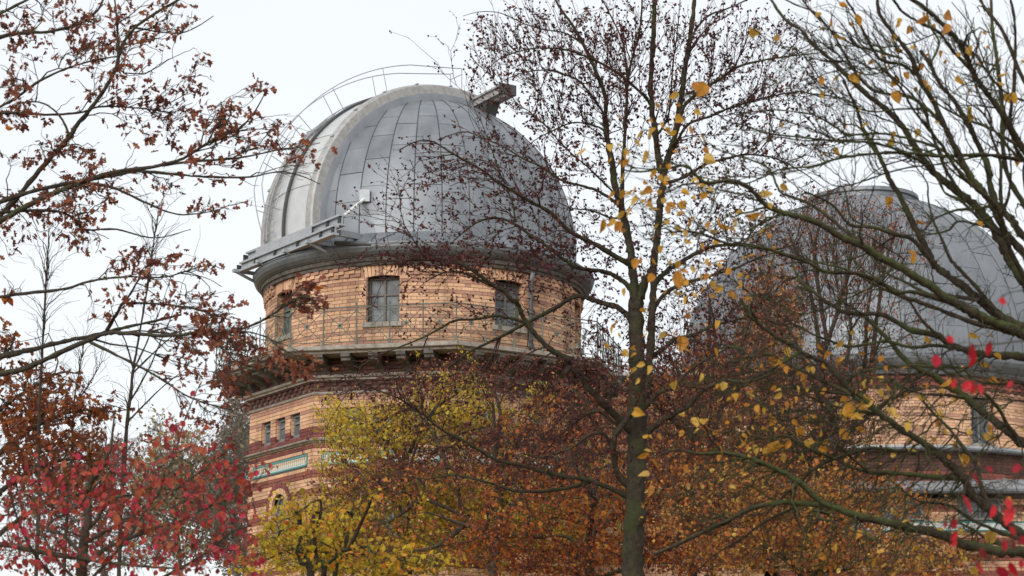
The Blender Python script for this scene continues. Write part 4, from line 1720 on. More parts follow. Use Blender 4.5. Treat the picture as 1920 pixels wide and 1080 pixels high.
# ------------------------------------------------------------------ the tall beech
BD = 30.0
base = ground_at(1188, 1000, BD)
T1 = Tree('beech_tree', 'tall beech with forked dark trunk and sparse dark red leaves before the observatory tower', 'tree', base, M['bark_beech'])
tp = pixa([(x, y, BD) for x, y in ((1187, 1085), (1189, 1000), (1191, 920), (1193, 850), (1196, 780), (1196, 720), (1194, 660), (1192, 610), (1190, 565))])
g0 = base.copy()
T1.limb(None, 45, 27, BD, name='trunk', sides=14, world=np.vstack((g0, (g0 + tp[0]) / 2 + np.array((.03, 0, 0)), tp)), wob=.06)
LT = [  # points, w0, w1, depth change at tip
    ([(1190, 575), (1188, 520), (1184, 480), (1178, 440), (1164, 389), (1156, 360), (1148, 310), (1140, 267), (1134, 217), (1135, 182), (1117, 133), (1093, 83), (1073, 47), (1050, 15), (1030, -20)], 20, 4, 0.4),
    ([(1200, 760), (1214, 720), (1219, 650), (1222, 560), (1224, 504), (1232, 449), (1236, 404), (1240, 360), (1243, 333), (1234, 300), (1228, 250), (1221, 200), (1220, 150), (1225, 67), (1227, -10)], 19, 10, -.3),
    ([(1243, 335), (1252, 300), (1268, 250), (1276, 190), (1282, 145), (1292, 83), (1299, 33), (1303, -15)], 14, 9, .3),
    ([(1192, 600), (1202, 560), (1212, 530), (1224, 500)], 24, 16, .0),
    ([(1190, 815), (1150, 775), (1112, 735), (1069, 676), (1027, 647), (1001, 617), (982, 591), (975, 569), (964, 560), (949, 543), (925, 530), (897, 511), (875, 498), (851, 491), (800, 487), (750, 488), (700, 494), (655, 508)], 17, 2.2, -1.5),
    ([(949, 543), (928, 538), (906, 528), (878, 515), (858, 509), (830, 512), (795, 530)], 7, 2, -.8),
    ([(1188, 610), (1165, 580), (1140, 571), (1117, 565), (1091, 556), (1073, 560), (1045, 576), (1017, 589), (993, 602), (971, 615), (934, 634), (906, 647), (878, 661), (840, 690)], 13, 4, 1.2),
    ([(985, 606), (971, 600), (949, 595), (930, 591), (897, 597), (854, 601), (836, 610), (796, 632), (750, 650), (715, 664), (670, 690)], 7, 2, -.8),
    ([(1188, 560), (1178, 536), (1151, 516), (1124, 507), (1082, 500), (1060, 487), (1036, 467), (998, 442), (964, 419), (932, 409), (901, 414), (876, 430), (850, 452)], 12, 2.5, 1.0),
    ([(1186, 500), (1173, 491), (1122, 462), (1067, 433), (1036, 402), (1002, 382), (964, 360), (929, 338), (907, 321), (874, 303), (840, 283), (813, 266), (785, 264), (750, 280)], 12, 1.8, -1.4),
    ([(967, 417), (961, 382), (948, 348), (936, 319), (923, 282), (913, 256), (905, 235)], 4, 1.5, .2),
    ([(1168, 395), (1150, 376), (1120, 358), (1093, 349), (1061, 341), (1036, 326), (1011, 310), (980, 296), (945, 275), (907, 260), (869, 247), (820, 262)], 7, 1.6, 1.2),
    ([(1160, 372), (1140, 350), (1102, 313), (1074, 291), (1049, 266), (1024, 238), (995, 212), (967, 193), (948, 184)], 5, 1.5, -1.0),
    ([(1147, 300), (1137, 250), (1107, 233), (1073, 230), (1040, 243), (1007, 260), (975, 285)], 6, 1.6, .9),
    ([(1166, 395), (1167, 320), (1171, 250), (1177, 150), (1185, 110), (1197, 70), (1203, 20), (1204, -15)], 9, 4, -.8),
    ([(1177, 155), (1170, 90), (1155, 50), (1135, 10), (1120, -15)], 5, 2.5, .5),
    ([(1218, 195), (1210, 182), (1177, 153), (1147, 130), (1100, 107), (1060, 93), (1010, 90), (970, 97), (930, 115), (900, 150)], 7, 1.5, -.9),
    ([(1135, 218), (1110, 180), (1087, 153), (1060, 140), (1037, 132), (1000, 133), (970, 140), (935, 155)], 6, 1.5, .7),
    ([(1093, 83), (1060, 62), (1020, 55), (985, 45), (940, 25), (900, 22), (868, 30)], 4, 1.2, -.4),
    ([(1240, 320), (1260, 285), (1287, 237), (1327, 220), (1360, 207), (1410, 190), (1450, 180), (1500, 172), (1540, 182)], 8, 2, .8),
    ([(1270, 245), (1283, 200), (1320, 167), (1353, 147), (1390, 123), (1443, 110), (1500, 103), (1550, 98)], 9, 2, -.8),
    ([(1290, 95), (1300, 62), (1327, 30), (1360, 17), (1393, 3), (1420, -10)], 6, 2.5, .4),
    ([(1240, 345), (1268, 338), (1293, 327), (1327, 307), (1393, 290), (1430, 292), (1460, 300), (1500, 320), (1540, 348)], 8, 2, -1.1),
    ([(1222, 560), (1232, 528), (1252, 508), (1267, 498), (1300, 478), (1333, 464), (1356, 460), (1400, 458), (1450, 468), (1500, 455)], 12, 3, 1.0),
    ([(1220, 590), (1244, 553), (1278, 533), (1322, 520), (1356, 509), (1389, 498), (1430, 480), (1470, 470)], 10, 3, -.8),
    ([(1208, 690), (1222, 671), (1250, 649), (1267, 635), (1300, 628), (1340, 610), (1390, 598)], 12, 3, .8),
    ([(1205, 770), (1236, 738), (1261, 727), (1300, 690), (1340, 665), (1390, 640)], 9, 3, -.6),
    ([(1200, 830), (1230, 797), (1258, 779), (1292, 760), (1311, 738), (1333, 724), (1361, 713), (1400, 716), (1450, 700)], 14, 5, -1.2),
    ([(1186, 920), (1169, 899), (1155, 877), (1148, 832), (1152, 814), (1173, 790), (1188, 770)], 16, 11, -.35),
    ([(1149, 838), (1130, 812), (1102, 818), (1074, 839), (1046, 849), (1010, 858), (980, 850)], 8, 2.5, -.7),
    ([(1160, 800), (1120, 772), (1081, 789), (1046, 821), (1020, 850)], 7, 2.5, .6),
    ([(1182, 935), (1120, 905), (1060, 893), (1021, 885), (979, 872), (929, 860), (873, 828), (829, 806), (788, 773), (747, 747), (699, 728), (662, 708), (630, 700)], 11, 2, -1.6),
    ([(1110, 902), (1050, 918), (979, 923), (926, 909), (855, 892), (800, 898), (740, 890)], 9, 2.5, .9),
    ([(1176, 400), (1150, 410), (1110, 395), (1070, 390), (1030, 370)], 5, 1.5, 1.5),
    ([(1228, 260), (1250, 225), (1258, 180), (1262, 120), (1270, 60), (1275, 0)], 5, 2, .6),
]
dj = 0
for pts, w0, w1, dz in LT:
    first = 0.0
    T1.limb(pts, w0 * .88, w1 * .85, BD, BD + dz, name='branch', sides=7 if w0 < 14 else 10, wob=.25)
bb = [(1000, 110, 140, 110, 1.1), (960, 60, 80, 50, .5), (1100, 120, 120, 120, 1), (1230, 100, 150, 110, 1.1), (1400, 110, 130, 110, 1.2), (1480, 220, 110, 90, .8), (1350, 260, 130, 90, 1), (1080, 260, 120, 80, .8),
      (1000, 290, 110, 80, .6), (880, 290, 120, 60, .6), (800, 300, 90, 50, .3), (760, 390, 110, 60, .4), (900, 380, 130, 70, .9), (1020, 400, 110, 80, .9), (900, 475, 180, 34, 2.2), (760, 486, 130, 22, 1.0), (1060, 485, 90, 45, 1.4),
      (1000, 560, 130, 60, .6), (850, 560, 120, 60, .35), (740, 560, 80, 50, .15), (1130, 620, 60, 90, 1), (1150, 440, 80, 80, .8), (1300, 380, 110, 90, .9), (1420, 420, 110, 80, .9), (1300, 500, 100, 70, 1), (1300, 620, 120, 80, 1.4),
      (1450, 560, 100, 80, .8), (1080, 720, 110, 70, 1.3), (900, 720, 160, 50, 1.2), (720, 715, 130, 45, .9), (800, 820, 140, 60, .7), (950, 860, 120, 60, .9), (1100, 850, 100, 70, 1), (1270, 720, 90, 80, 1.0)]
pl = pix(1200, 620, BD)
T1.wave(bb, 170, reach=2.6, rmin=.004, rf=.008, dd=.7, pull=pl, pk=.15, K=7, wig=.03, up=-.05)
T1.wave(bb, 1200, reach=1.3, rmin=.0038, rf=.006, dd=.4, pull=pl, pk=.10, K=6, wig=.04)
T1.wave(bb, 8000, reach=.6, rmin=.0029, rf=.004, dd=.25, pull=pl, pk=.05, K=5, wig=.05, sides=3)
T1.leaves(2.9, .040, TINY, M['leaf_beech'], hang=.5, tip=.4, var=.28)
n_h = int(len(T1.last) * .6)
ih = rs.choice(len(T1.last), n_h, replace=False)
ph_ = T1.last[ih, -1]
obj('husks', leaf_mesh('husks', ph_ - T1.o, rnd_dirs(n_h, (0, 0, 1), .6), np.full(n_h, .028) * (.8 + .5 * rs.rand(n_h)), HUSK, M['husk']), T1.root, 'stuff')
T1.twig_bark = M['twig_beech']
T1.twigs()

# ------------------------------------------------------------------ mossy lime with the last yellow leaves
LD = 13.0
base = ground_at(2060, 1000, LD)
T2 = Tree('mossy_tree', 'mossy nearly bare tree with wide dark branches and few round yellow leaves', 'tree', base, M['bark_moss'])
tops = pixa([(x, y, LD) for x, y in ((2062, 1300), (2066, 1080), (2058, 900), (2048, 720), (2036, 560), (2020, 400), (2000, 200), (1992, 0), (1990, -150))])
T2.limb(None, 78, 26, LD, name='trunk', sides=14, world=np.vstack((base, tops)), wob=.08)
MT = [
    ([(2045, 700), (1985, 665), (1920, 628), (1839, 594), (1775, 564), (1733, 534), (1690, 509), (1647, 483), (1605, 458), (1571, 441), (1532, 419), (1498, 407), (1456, 396), (1430, 381), (1405, 355), (1370, 340), (1324, 343), (1302, 326), (1285, 311), (1250, 316), (1200, 322), (1165, 318)], 30, 4, -1.2),
    ([(2048, 690), (1980, 640), (1882, 598), (1839, 564), (1805, 534), (1775, 513), (1754, 496), (1737, 462), (1720, 432), (1703, 398), (1686, 364), (1669, 334), (1654, 300), (1628, 258), (1617, 236), (1606, 203), (1594, 178), (1580, 150)], 26, 6, .6),
    ([(1754, 498), (1711, 449), (1681, 441), (1635, 428), (1596, 424), (1575, 400), (1562, 385), (1540, 372), (1510, 360)], 12, 4, -.4),
    ([(2050, 760), (1985, 700), (1920, 671), (1839, 666), (1797, 654), (1762, 632), (1720, 624), (1681, 602), (1647, 590), (1601, 590), (1562, 573), (1532, 551), (1507, 534), (1492, 510), (1485, 490)], 22, 6, .8),
    ([(1839, 594), (1790, 570), (1745, 556), (1711, 547), (1677, 547), (1652, 530), (1609, 513), (1549, 509), (1515, 492), (1473, 479), (1430, 464), (1370, 458), (1320, 440), (1290, 434), (1245, 436)], 12, 4, -.8),
    ([(2058, 900), (1985, 865), (1916, 835), (1881, 804), (1842, 777), (1807, 746), (1776, 726), (1745, 703), (1706, 683), (1682, 660), (1669, 641), (1643, 615), (1630, 600)], 27, 9, .4),
    ([(2062, 1080), (1985, 1052), (1916, 1033), (1861, 1029), (1807, 1018), (1764, 1002), (1706, 989), (1647, 979), (1589, 963), (1542, 944), (1511, 917), (1472, 889), (1433, 870), (1394, 856), (1356, 849), (1309, 851), (1270, 843), (1240, 852)], 30, 6, -.8),
    ([(1542, 946), (1500, 944), (1472, 940), (1418, 950), (1367, 975), (1317, 998), (1254, 1028), (1225, 1040)], 14, 8, .6),
    ([(2062, 1060), (1985, 1030), (1916, 1002), (1861, 963), (1822, 928), (1803, 897), (1745, 847), (1686, 808), (1647, 777), (1620, 749), (1589, 726), (1550, 683), (1511, 664), (1498, 655), (1456, 632), (1422, 607), (1404, 590), (1390, 560)], 25, 7, -.5),
    ([(1803, 897), (1740, 893), (1706, 889), (1660, 886), (1628, 886), (1589, 874), (1562, 862), (1519, 886), (1495, 910), (1472, 928), (1440, 960)], 14, 5, .5),
    ([(1562, 862), (1589, 851), (1630, 840), (1667, 843), (1720, 850)], 9, 6, .3),
    ([(1562, 860), (1540, 850), (1500, 833), (1472, 818), (1430, 822), (1390, 812)], 7, 3, -.4),
    ([(1647, 777), (1600, 742), (1550, 718), (1511, 699), (1475, 680), (1445, 664), (1410, 668), (1380, 650), (1340, 655)], 12, 4, .6),
    ([(1499, 660), (1450, 690), (1420, 705), (1380, 730), (1330, 736)], 8, 3, -.4),
    ([(1845, 668), (1790, 700), (1755, 688), (1700, 686), (1650, 690), (1610, 700), (1575, 720)], 8, 4, .3),
    ([(2062, 930), (1960, 760), (1916, 720), (1870, 720), (1830, 712), (1800, 690), (1750, 690)], 9, 5, .6),
    # upper fan
    ([(2036, 640), (1960, 590), (1918, 531), (1892, 492), (1876, 460), (1859, 427), (1840, 405), (1811, 379), (1782, 359), (1749, 330), (1728, 300), (1689, 239), (1658, 206), (1622, 178), (1592, 147), (1556, 111), (1522, 81), (1503, 56), (1475, 39), (1450, 6), (1435, -20)], 27, 6, .8),
    ([(2034, 600), (1970, 545), (1918, 476), (1892, 450), (1872, 418), (1856, 385), (1840, 356), (1820, 330), (1790, 275), (1772, 239), (1747, 189), (1719, 139), (1706, 103), (1678, 67), (1650, 28), (1644, -15)], 23, 8, -.5),
    ([(2028, 520), (1965, 480), (1911, 437), (1892, 411), (1866, 385), (1856, 350), (1850, 310), (1830, 262), (1817, 236), (1789, 189), (1761, 156), (1742, 117), (1725, 95)], 22, 8, .3),
    ([(2020, 420), (1970, 340), (1917, 278), (1886, 222), (1858, 183), (1828, 139), (1803, 83), (1769, 47), (1736, 17), (1694, -12)], 19, 9, -.8),
    ([(2000, 480), (1930, 400), (1890, 330), (1881, 278), (1878, 194), (1869, 111), (1861, 56), (1858, -10)], 15, 7, .9),
    ([(2010, 400), (1935, 320), (1897, 250), (1903, 139), (1903, 42), (1892, -10)], 12, 6, -.3),
    ([(2015, 330), (1960, 200), (1917, 150), (1880, 60), (1850, 20), (1830, -15)], 14, 7, .4),
    ([(1918, 300), (1850, 290), (1761, 292), (1706, 286), (1650, 286), (1594, 292), (1556, 300), (1524, 311), (1464, 317), (1430, 332), (1392, 345), (1350, 340), (1310, 330)], 10, 3, -.6),
    ([(1820, 332), (1790, 300), (1761, 278), (1706, 261), (1650, 251), (1594, 253), (1567, 239), (1533, 219), (1500, 211), (1440, 206), (1385, 215)], 8, 2.5, .7),
    ([(1728, 302), (1680, 280), (1631, 267), (1572, 265), (1511, 258), (1442, 250), (1400, 236), (1360, 225), (1320, 190), (1290, 160)], 7, 2.5, -.7),
    ([(1772, 240), (1740, 205), (1700, 180), (1640, 170), (1600, 130), (1560, 60), (1520, 20), (1500, -10)], 9, 4, .6),
    ([(1719, 140), (1690, 120), (1650, 110), (1620, 60), (1600, 20), (1580, -10)], 8, 5, -.4),
    ([(1692, 110), (1640, 95), (1600, 85), (1560, 60), (1530, 25), (1490, 8), (1460, -8)], 6, 4, .3),
    ([(1745, 120), (1760, 80), (1740, 40), (1738, -10)], 6, 4, .4),
    ([(1829, 140), (1790, 100), (1760, 60), (1720, 40), (1690, 20), (1670, -10)], 8, 5, -.5),
    ([(1859, 428), (1800, 415), (1778, 432), (1740, 440), (1690, 440)], 7, 3, .3),
    ([(1856, 386), (1830, 392), (1790, 395), (1750, 412), (1735, 430)], 9, 4, -.3),
]
for pts, w0, w1, dz in MT:
    T2.limb(pts, w0 * .82, w1 * .8, LD, LD + dz, name='branch', sides=9 if w0 > 14 else 6, wob=.25)
for pts, w0, w1, dz in MT:
    P0 = np.array(pts, float)
    if len(P0) < 6:
        continue
    for rep_ in range(2 if len(P0) > 8 else 1):
        i0 = rs.randint(1, max(2, len(P0) // 2))
        i1 = rs.randint(min(len(P0), i0 + 4), len(P0) + 1)
        seg = P0[i0:i1].copy()
        if len(seg) < 4:
            continue
        tg = np.gradient(seg, axis=0)
        tg /= np.linalg.norm(tg, axis=1, keepdims=True)
        nrm = np.stack((-tg[:, 1], tg[:, 0]), 1)
        f_ = np.linspace(0, 1, len(seg))
        seg = seg + nrm * (rs.choice((-1, 1)) * rs.uniform(35, 120) * f_ ** .8)[:, None] + rs.randn(len(seg), 2) * 7 * f_[:, None]
        wl_ = w0 + (w1 - w0) * i0 / len(P0)
        dl_ = LD + dz * i0 / max(1, len(P0) - 1)
        T2.limb(seg, wl_ * .42, 1.8, dl_, dl_ + rs.randn() * .6, name='branch', sides=6, wob=.45)
mb = [(1700, 150, 200, 150, 1.2), (1850, 200, 90, 180, 1), (1560, 120, 120, 120, .8), (1600, 300, 200, 60, .6), (1450, 280, 120, 70, .35), (1750, 420, 130, 60, .7), (1850, 560, 80, 80, .6), (1640, 560, 180, 90, 1), (1450, 520, 140, 90, .7),
      (1300, 420, 120, 90, .4), (1780, 760, 140, 120, 1.6), (1560, 740, 160, 110, 1), (1380, 740, 120, 90, .6), (1500, 900, 180, 90, .9), (1700, 930, 180, 80, 1.2), (1840, 960, 90, 90, 1), (1330, 930, 110, 80, .5), (1650, 1040, 220, 40, 1), (1180, 350, 70, 70, .25)]
pl = pix(2040, 640, LD)
T2.wave(mb, 420, reach=1.5, rmin=.0038, rf=.007, dd=.4, pull=pl, pk=.10, K=9, wig=.035)
T2.wave(mb, 2200, reach=.7, rmin=.0022, rf=.005, dd=.25, pull=pl, pk=.06, K=7, wig=.045)
T2.wave(mb, 4200, reach=.34, rmin=.0014, rf=.004, dd=.12, pull=pl, pk=.05, K=5, wig=.07, sides=3)
YL = [(1302, 155), (1328, 158), (1274, 178), (1252, 195), (1201, 248), (1226, 245), (1191, 260), (1160, 272), (1175, 282), (1219, 288), (1273, 273), (1316, 252), (1251, 306), (1158, 298), (1144, 301), (1143, 270), (1170, 323), (1238, 326), (1100, 326), (1100, 350), (1114, 348), (1221, 352), (1313, 332), (1092, 281),
      (1222, 356), (1218, 379), (1256, 384), (1420, 360), (1429, 356), (1466, 346), (1286, 434), (1329, 419), (1328, 430), (1447, 423), (1426, 402), (1417, 412), (1379, 414), (1385, 394), (1365, 426), (1397, 481), (1341, 490), (1343, 509), (1339, 526), (1252, 520), (1287, 521), (1268, 513), (1251, 544), (1263, 547), (1353, 538), (1326, 537), (1368, 548), (1335, 556), (1287, 556), (1390, 513), (1384, 529),
      (1170, 393), (1131, 416), (1153, 409), (1163, 413), (1181, 436), (1219, 380), (1196, 368), (1186, 389), (1202, 573), (1162, 605), (1227, 607), (1249, 622), (1281, 631), (1182, 690), (1190, 688), (1220, 684), (1208, 676), (1282, 656), (1294, 597), (1288, 585), (1189, 770), (1265, 714), (1312, 704),
      (1408, 591), (1450, 641), (1442, 674), (1499, 690), (1502, 700), (1497, 724), (1532, 641), (1536, 660), (1560, 659), (1581, 643), (1592, 639), (1567, 696), (1606, 693), (1464, 736), (1486, 753), (1435, 763), (1444, 752), (1446, 777), (1486, 786), (1514, 786), (1492, 807), (1497, 800), (1432, 800), (1471, 800), (1468, 834), (1481, 828), (1519, 822), (1568, 766), (1583, 754), (1600, 759), (1593, 774), (1583, 804), (1594, 816), (1612, 802), (1639, 727), (1619, 742), (1633, 750),
      (1681, 702), (1699, 688), (1690, 657), (1629, 609), (1599, 617), (1718, 732), (1796, 743), (1779, 711), (1819, 625), (1856, 625), (1842, 680), (1845, 690), (1856, 707), (1878, 704), (1882, 656), (1868, 663), (1667, 763), (1767, 806), (1842, 816), (1789, 832), (1701, 846), (1776, 854), (1800, 856), (1814, 853), (1736, 634), (1914, 696),
      (1210, 845), (1220, 845), (1348, 836), (1326, 872), (1368, 910), (1227, 864), (1216, 890), (1221, 908), (1469, 833), (1482, 832), (1563, 1063), (1423, 858), (1717, 1022), (1643, 1045), (1822, 1064), (1865, 1045), (1860, 995), (1890, 760), (1664, 722), (1890, 930),
      (1533, 26), (1561, 37), (1583, 56), (1596, 50), (1603, 28), (1575, 3), (1539, 53), (1564, 71), (1686, 39), (1712, 51), (1743, 33), (1774, 25), (1817, 86), (1844, 117), (1846, 60), (1457, 64), (1421, 69), (1669, 121), (1697, 137), (1683, 142), (1796, 143), (1814, 199), (1883, 155), (1882, 178), (1894, 175), (1915, 117), (1539, 143), (1568, 140), (1596, 139), (1582, 230), (1722, 242), (1562, 278), (1551, 289), (1558, 258), (1678, 257), (1831, 161), (1775, 290), (1903, 289), (1586, 103), (1671, 74),
      (1833, 418), (1666, 367), (1738, 418), (1702, 468), (1712, 478)]
T2.wave([(x, y, 3, 3, 1) for x, y in YL], 420, reach=1.1, rmin=.0013, rf=.003, dd=.1, K=6, wig=.05, sides=3, pull=pl, pk=.04, minlen=.02)
tips = T2.last[:, -1]
fw = tips[:, 1] * CP + (tips[:, 2] - EYE) * SP
tx = 960 + F * tips[:, 0] / fw
ty = 540 - F * (-tips[:, 1] * SP + (tips[:, 2] - EYE) * CP) / fw
used, sel = set(), []
for i in range(len(tips)):
    j = int(np.argmin([(tx[i] - x) ** 2 + (ty[i] - y) ** 2 for x, y in YL]))
    if j not in used:
        used.add(j)
        sel.append(i)
sel = np.array(sel)
T2.put_leaves(tips[sel], rnd_dirs(len(sel), (0, 0, -1), .9), .056 * np.exp(rs.randn(len(sel)) * .25), ROUND, M['leaf_yellow'], 300, face=.8)
T2.wave([(1250, 330, 90, 130, .7), (1350, 470, 110, 90, .8), (1480, 760, 110, 110, 1.2), (1600, 720, 90, 60, .8), (1750, 780, 140, 90, .6), (1330, 830, 120, 60, .5), (1700, 120, 200, 110, .5), (1180, 640, 50, 90, .4), (1700, 1020, 170, 50, .5), (1230, 420, 90, 140, .8)], 320, reach=.9, rmin=.0012, rf=.003, dd=.25, K=6, wig=.05, sides=3, pull=pl, pk=.04)
tips = T2.last[:, -1]
T2.put_leaves(tips, rnd_dirs(len(tips), (0, 0, -1), .9), .040 * np.exp(rs.randn(len(tips)) * .25), ROUND, M['leaf_yellow'], 100, face=.6)
T2.twigs()

# ------------------------------------------------------------------ brown oak reaching in from the left
OD = 20.0
base = ground_at(-210, 900, OD)
T3 = Tree('oak_tree', 'oak reaching over the pale sky with loose clusters of dry brown leaves', 'tree', base, M['bark_oak'])
T3.limb(None, 95, 45, OD, name='trunk', sides=14, world=np.vstack((base, pixa([(x, y, OD) for x, y in ((-205, 1400), (-200, 1100), (-196, 800), (-185, 560), (-190, 300), (-170, 60), (-160, -150))]))), wob=.05)
OT = [
    ([(-190, 560), (-80, 470), (0, 405), (31, 373), (83, 311), (130, 259), (156, 223), (192, 176), (218, 130), (228, 88), (254, 52), (290, 26), (332, 0), (365, -25)], 15, 4, .8),
    ([(-188, 540), (-90, 470), (0, 420), (52, 389), (104, 363), (156, 342), (218, 322), (290, 311), (337, 298), (373, 277), (405, 259), (450, 240), (480, 205), (500, 168)], 16, 2, -.8),
    ([(-60, 410), (0, 379), (62, 358), (125, 345), (197, 332), (255, 322), (322, 327), (394, 332), (467, 332), (524, 322), (565, 330), (600, 345)], 10, 1.8, 1.0),
    ([(290, 311), (363, 303), (446, 296), (508, 283), (560, 275), (600, 268)], 6, 1.6, -.6),
    ([(-180, 160), (-80, 100), (0, 70), (52, 62), (104, 57), (150, 44), (182, 21), (197, -10)], 11, 4, .6),
    ([(-180, 300), (-60, 232), (31, 182), (67, 156), (120, 130), (180, 112), (225, 105)], 8, 3, -.7),
    ([(-185, 250), (-60, 215), (52, 213), (100, 215), (156, 210), (190, 200), (250, 202), (330, 212)], 8, 2, .6),
    ([(150, 343), (192, 347), (228, 358), (275, 381), (332, 402), (394, 397), (430, 385)], 6, 1.6, -.5),
    ([(-20, 400), (67, 394), (125, 400), (161, 430), (218, 430), (290, 446), (358, 430)], 7, 1.5, .8),
    ([(222, 128), (220, 60), (215, 0), (213, -20)], 5, 3, .3),
    ([(-188, 600), (-80, 570), (0, 557), (52, 550), (119, 542), (176, 526), (238, 519), (311, 519), (384, 498), (420, 505)], 9, 1.6, -.9),
    ([(-186, 700), (-90, 690), (0, 670), (52, 660), (104, 644), (156, 634), (197, 624), (238, 613), (290, 602), (340, 590)], 15, 4, .5),
    ([(-188, 760), (-90, 730), (0, 701), (41, 691), (93, 670), (145, 647), (197, 626), (233, 626), (311, 631), (373, 626), (425, 624), (467, 613), (510, 590), (555, 560), (585, 558)], 14, 3, -4.5),
    ([(197, 626), (213, 598), (228, 572), (244, 551), (262, 520)], 8, 3, -.4),
    ([(232, 568), (290, 569), (352, 577), (400, 590), (430, 600)], 5, 2, -1.5),
    ([(166, 640), (207, 660), (259, 686), (311, 717), (352, 743), (400, 760), (440, 770)], 6, 2, -1.2),
    ([(380, 625), (420, 655), (450, 690), (470, 730)], 5, 2, -2.6),
    ([(425, 624), (470, 645), (510, 670), (550, 690)], 5, 2, -3.2),
    ([(-175, 120), (-70, 60), (10, 20), (60, -5)], 10, 5, .8),
    ([(130, 258), (120, 230), (95, 200), (60, 190), (20, 200)], 5, 2, .5),
    ([(254, 52), (300, 60), (340, 62), (370, 50), (400, 30)], 4, 1.5, .4),
]
for pts, w0, w1, dz in OT:
    T3.limb(pts, w0, w1, OD, OD + dz, name='branch', sides=8, wob=.3)
oc = [(110, 50, 120, 60, 1), (250, 50, 100, 50, 1), (330, 30, 45, 35, .9), (200, 110, 80, 40, .9), (35, 190, 40, 45, 2.0), (30, 130, 30, 40, 1), (370, 120, 25, 22, .8), (120, 265, 50, 25, 1.6), (60, 290, 50, 25, 1.2), (165, 295, 25, 25, 1.8), (250, 170, 80, 40, .9), (340, 190, 55, 45, 1.2), (300, 235, 75, 45, .9),
      (430, 225, 55, 40, 1.5), (490, 165, 26, 10, 1.8), (460, 265, 55, 28, 1.3), (535, 255, 28, 40, 1.4), (580, 300, 28, 40, 1.2), (400, 310, 70, 30, .8), (310, 360, 35, 30, 1.1), (240, 330, 80, 30, .8), (160, 355, 60, 35, 1.6), (90, 375, 80, 35, 1.3), (50, 420, 55, 28, 1.2), (140, 420, 40, 45, 1.2), (165, 455, 40, 20, 1.6),
      (420, 385, 60, 22, 1), (250, 500, 60, 45, .8), (290, 490, 40, 40, 1), (320, 560, 80, 25, .8), (375, 500, 25, 25, 1.6), (400, 570, 40, 30, 1.2), (360, 630, 70, 45, 1.1), (410, 620, 50, 45, 1.5), (340, 690, 50, 40, .8), (430, 715, 35, 30, 2.2), (460, 660, 40, 40, 1.2), (530, 680, 60, 28, 2.0), (575, 560, 40, 28, 1.6), (610, 580, 18, 25, .9), (20, 500, 30, 50, .5), (200, 560, 60, 40, .4), (400, 770, 60, 30, .9)]
pl = pix(-150, 420, OD)
T3.wave(oc, 130, reach=2.2, rmin=.0045, rf=.006, dd=.4, pull=pl, pk=.12, K=7, wig=.05)
T3.wave(oc, 700, reach=.8, rmin=.003, rf=.005, dd=.2, pull=pl, pk=.06, K=6, wig=.06)
T3.wave(oc, 1500, reach=.42, rmin=.002, rf=.004, dd=.12, pull=pl, pk=.04, K=5, wig=.06, sides=3)
T3.leaves(2.2, .060, OAK, M['leaf_oak'], 290, hang=.75, spread=.02, tip=.72, var=.25)
FW = [(12, 237), (375, 598), (562, 575), (553, 512), (590, 535), (18, 560)]
T3.wave([(x, y, 3, 3, 1) for x, y in FW], 30, reach=1.2, rmin=.0016, rf=.003, dd=.1, K=6, wig=.05, sides=3, pull=pl, pk=.04, minlen=.01, ragged=0)
T3.put_leaves(T3.last[::3, -1], rnd_dirs(len(T3.last[::3]), (0, 0, -1), .8), .085 * np.exp(rs.randn(len(T3.last[::3])) * .15), ROUND, M['leaf_orange'], 12, face=1.0)
T3.twigs()

# ------------------------------------------------------------------ denser rust-coloured oak below it
ED = 24.0
base = ground_at(-60, 1000, ED)
T4 = Tree('oak_tree', 'smaller rust brown oak with dense foliage low beside the crimson shrub', 'tree', base, M['bark_oak'])
T4.limb(None, 60, 26, ED, name='trunk', sides=12, world=np.vstack((base, pixa([(x, y, ED) for x, y in ((-62, 1300), (-50, 1080), (-40, 920), (-46, 780), (-40, 640), (-30, 540))]))), wob=.06)
for pts, w0, w1, dz in [
    ([(-42, 900), (20, 830), (80, 790), (140, 770), (210, 772)], 12, 3, -.5),
    ([(-44, 820), (10, 760), (60, 730), (110, 700), (150, 700)], 11, 3, .6),
    ([(-40, 700), (0, 670), (20, 650), (30, 620)], 8, 3, .3),
    ([(-45, 960), (30, 900), (90, 870), (150, 860), (200, 870)], 12, 4, .4),
    ([(-48, 1040), (40, 970), (110, 930), (170, 930)], 12, 4, -.7)]:
    T4.limb(pts, w0, w1, ED, ED + dz, sides=7)
ob_ = [(50, 720, 65, 45, 1.2), (120, 735, 45, 35, .9), (110, 790, 90, 35, 1.2), (195, 765, 25, 16, 1.5), (40, 830, 55, 60, 1.4), (100, 860, 90, 50, 1.1), (15, 640, 22, 26, 1.4), (90, 920, 90, 40, .8), (60, 770, 50, 40, 1.2), (190, 900, 60, 50, .5)]
pl = pix(-45, 850, ED)
T4.wave(ob_, 90, reach=2.2, rmin=.005, rf=.006, dd=.6, pull=pl, pk=.12, K=7, wig=.05)
T4.wave(ob_, 420, reach=.9, rmin=.003, rf=.005, dd=.4, pull=pl, pk=.06, K=6, wig=.06)
T4.wave(ob_, 1000, reach=.45, rmin=.002, rf=.004, dd=.3, pull=pl, pk=.04, K=5, wig=.06, sides=3)
T4.leaves(2.2, .076, OAK, M['leaf_oakred'], 280, hang=.5, spread=.03, tip=.6, var=.25)
T4.twigs()

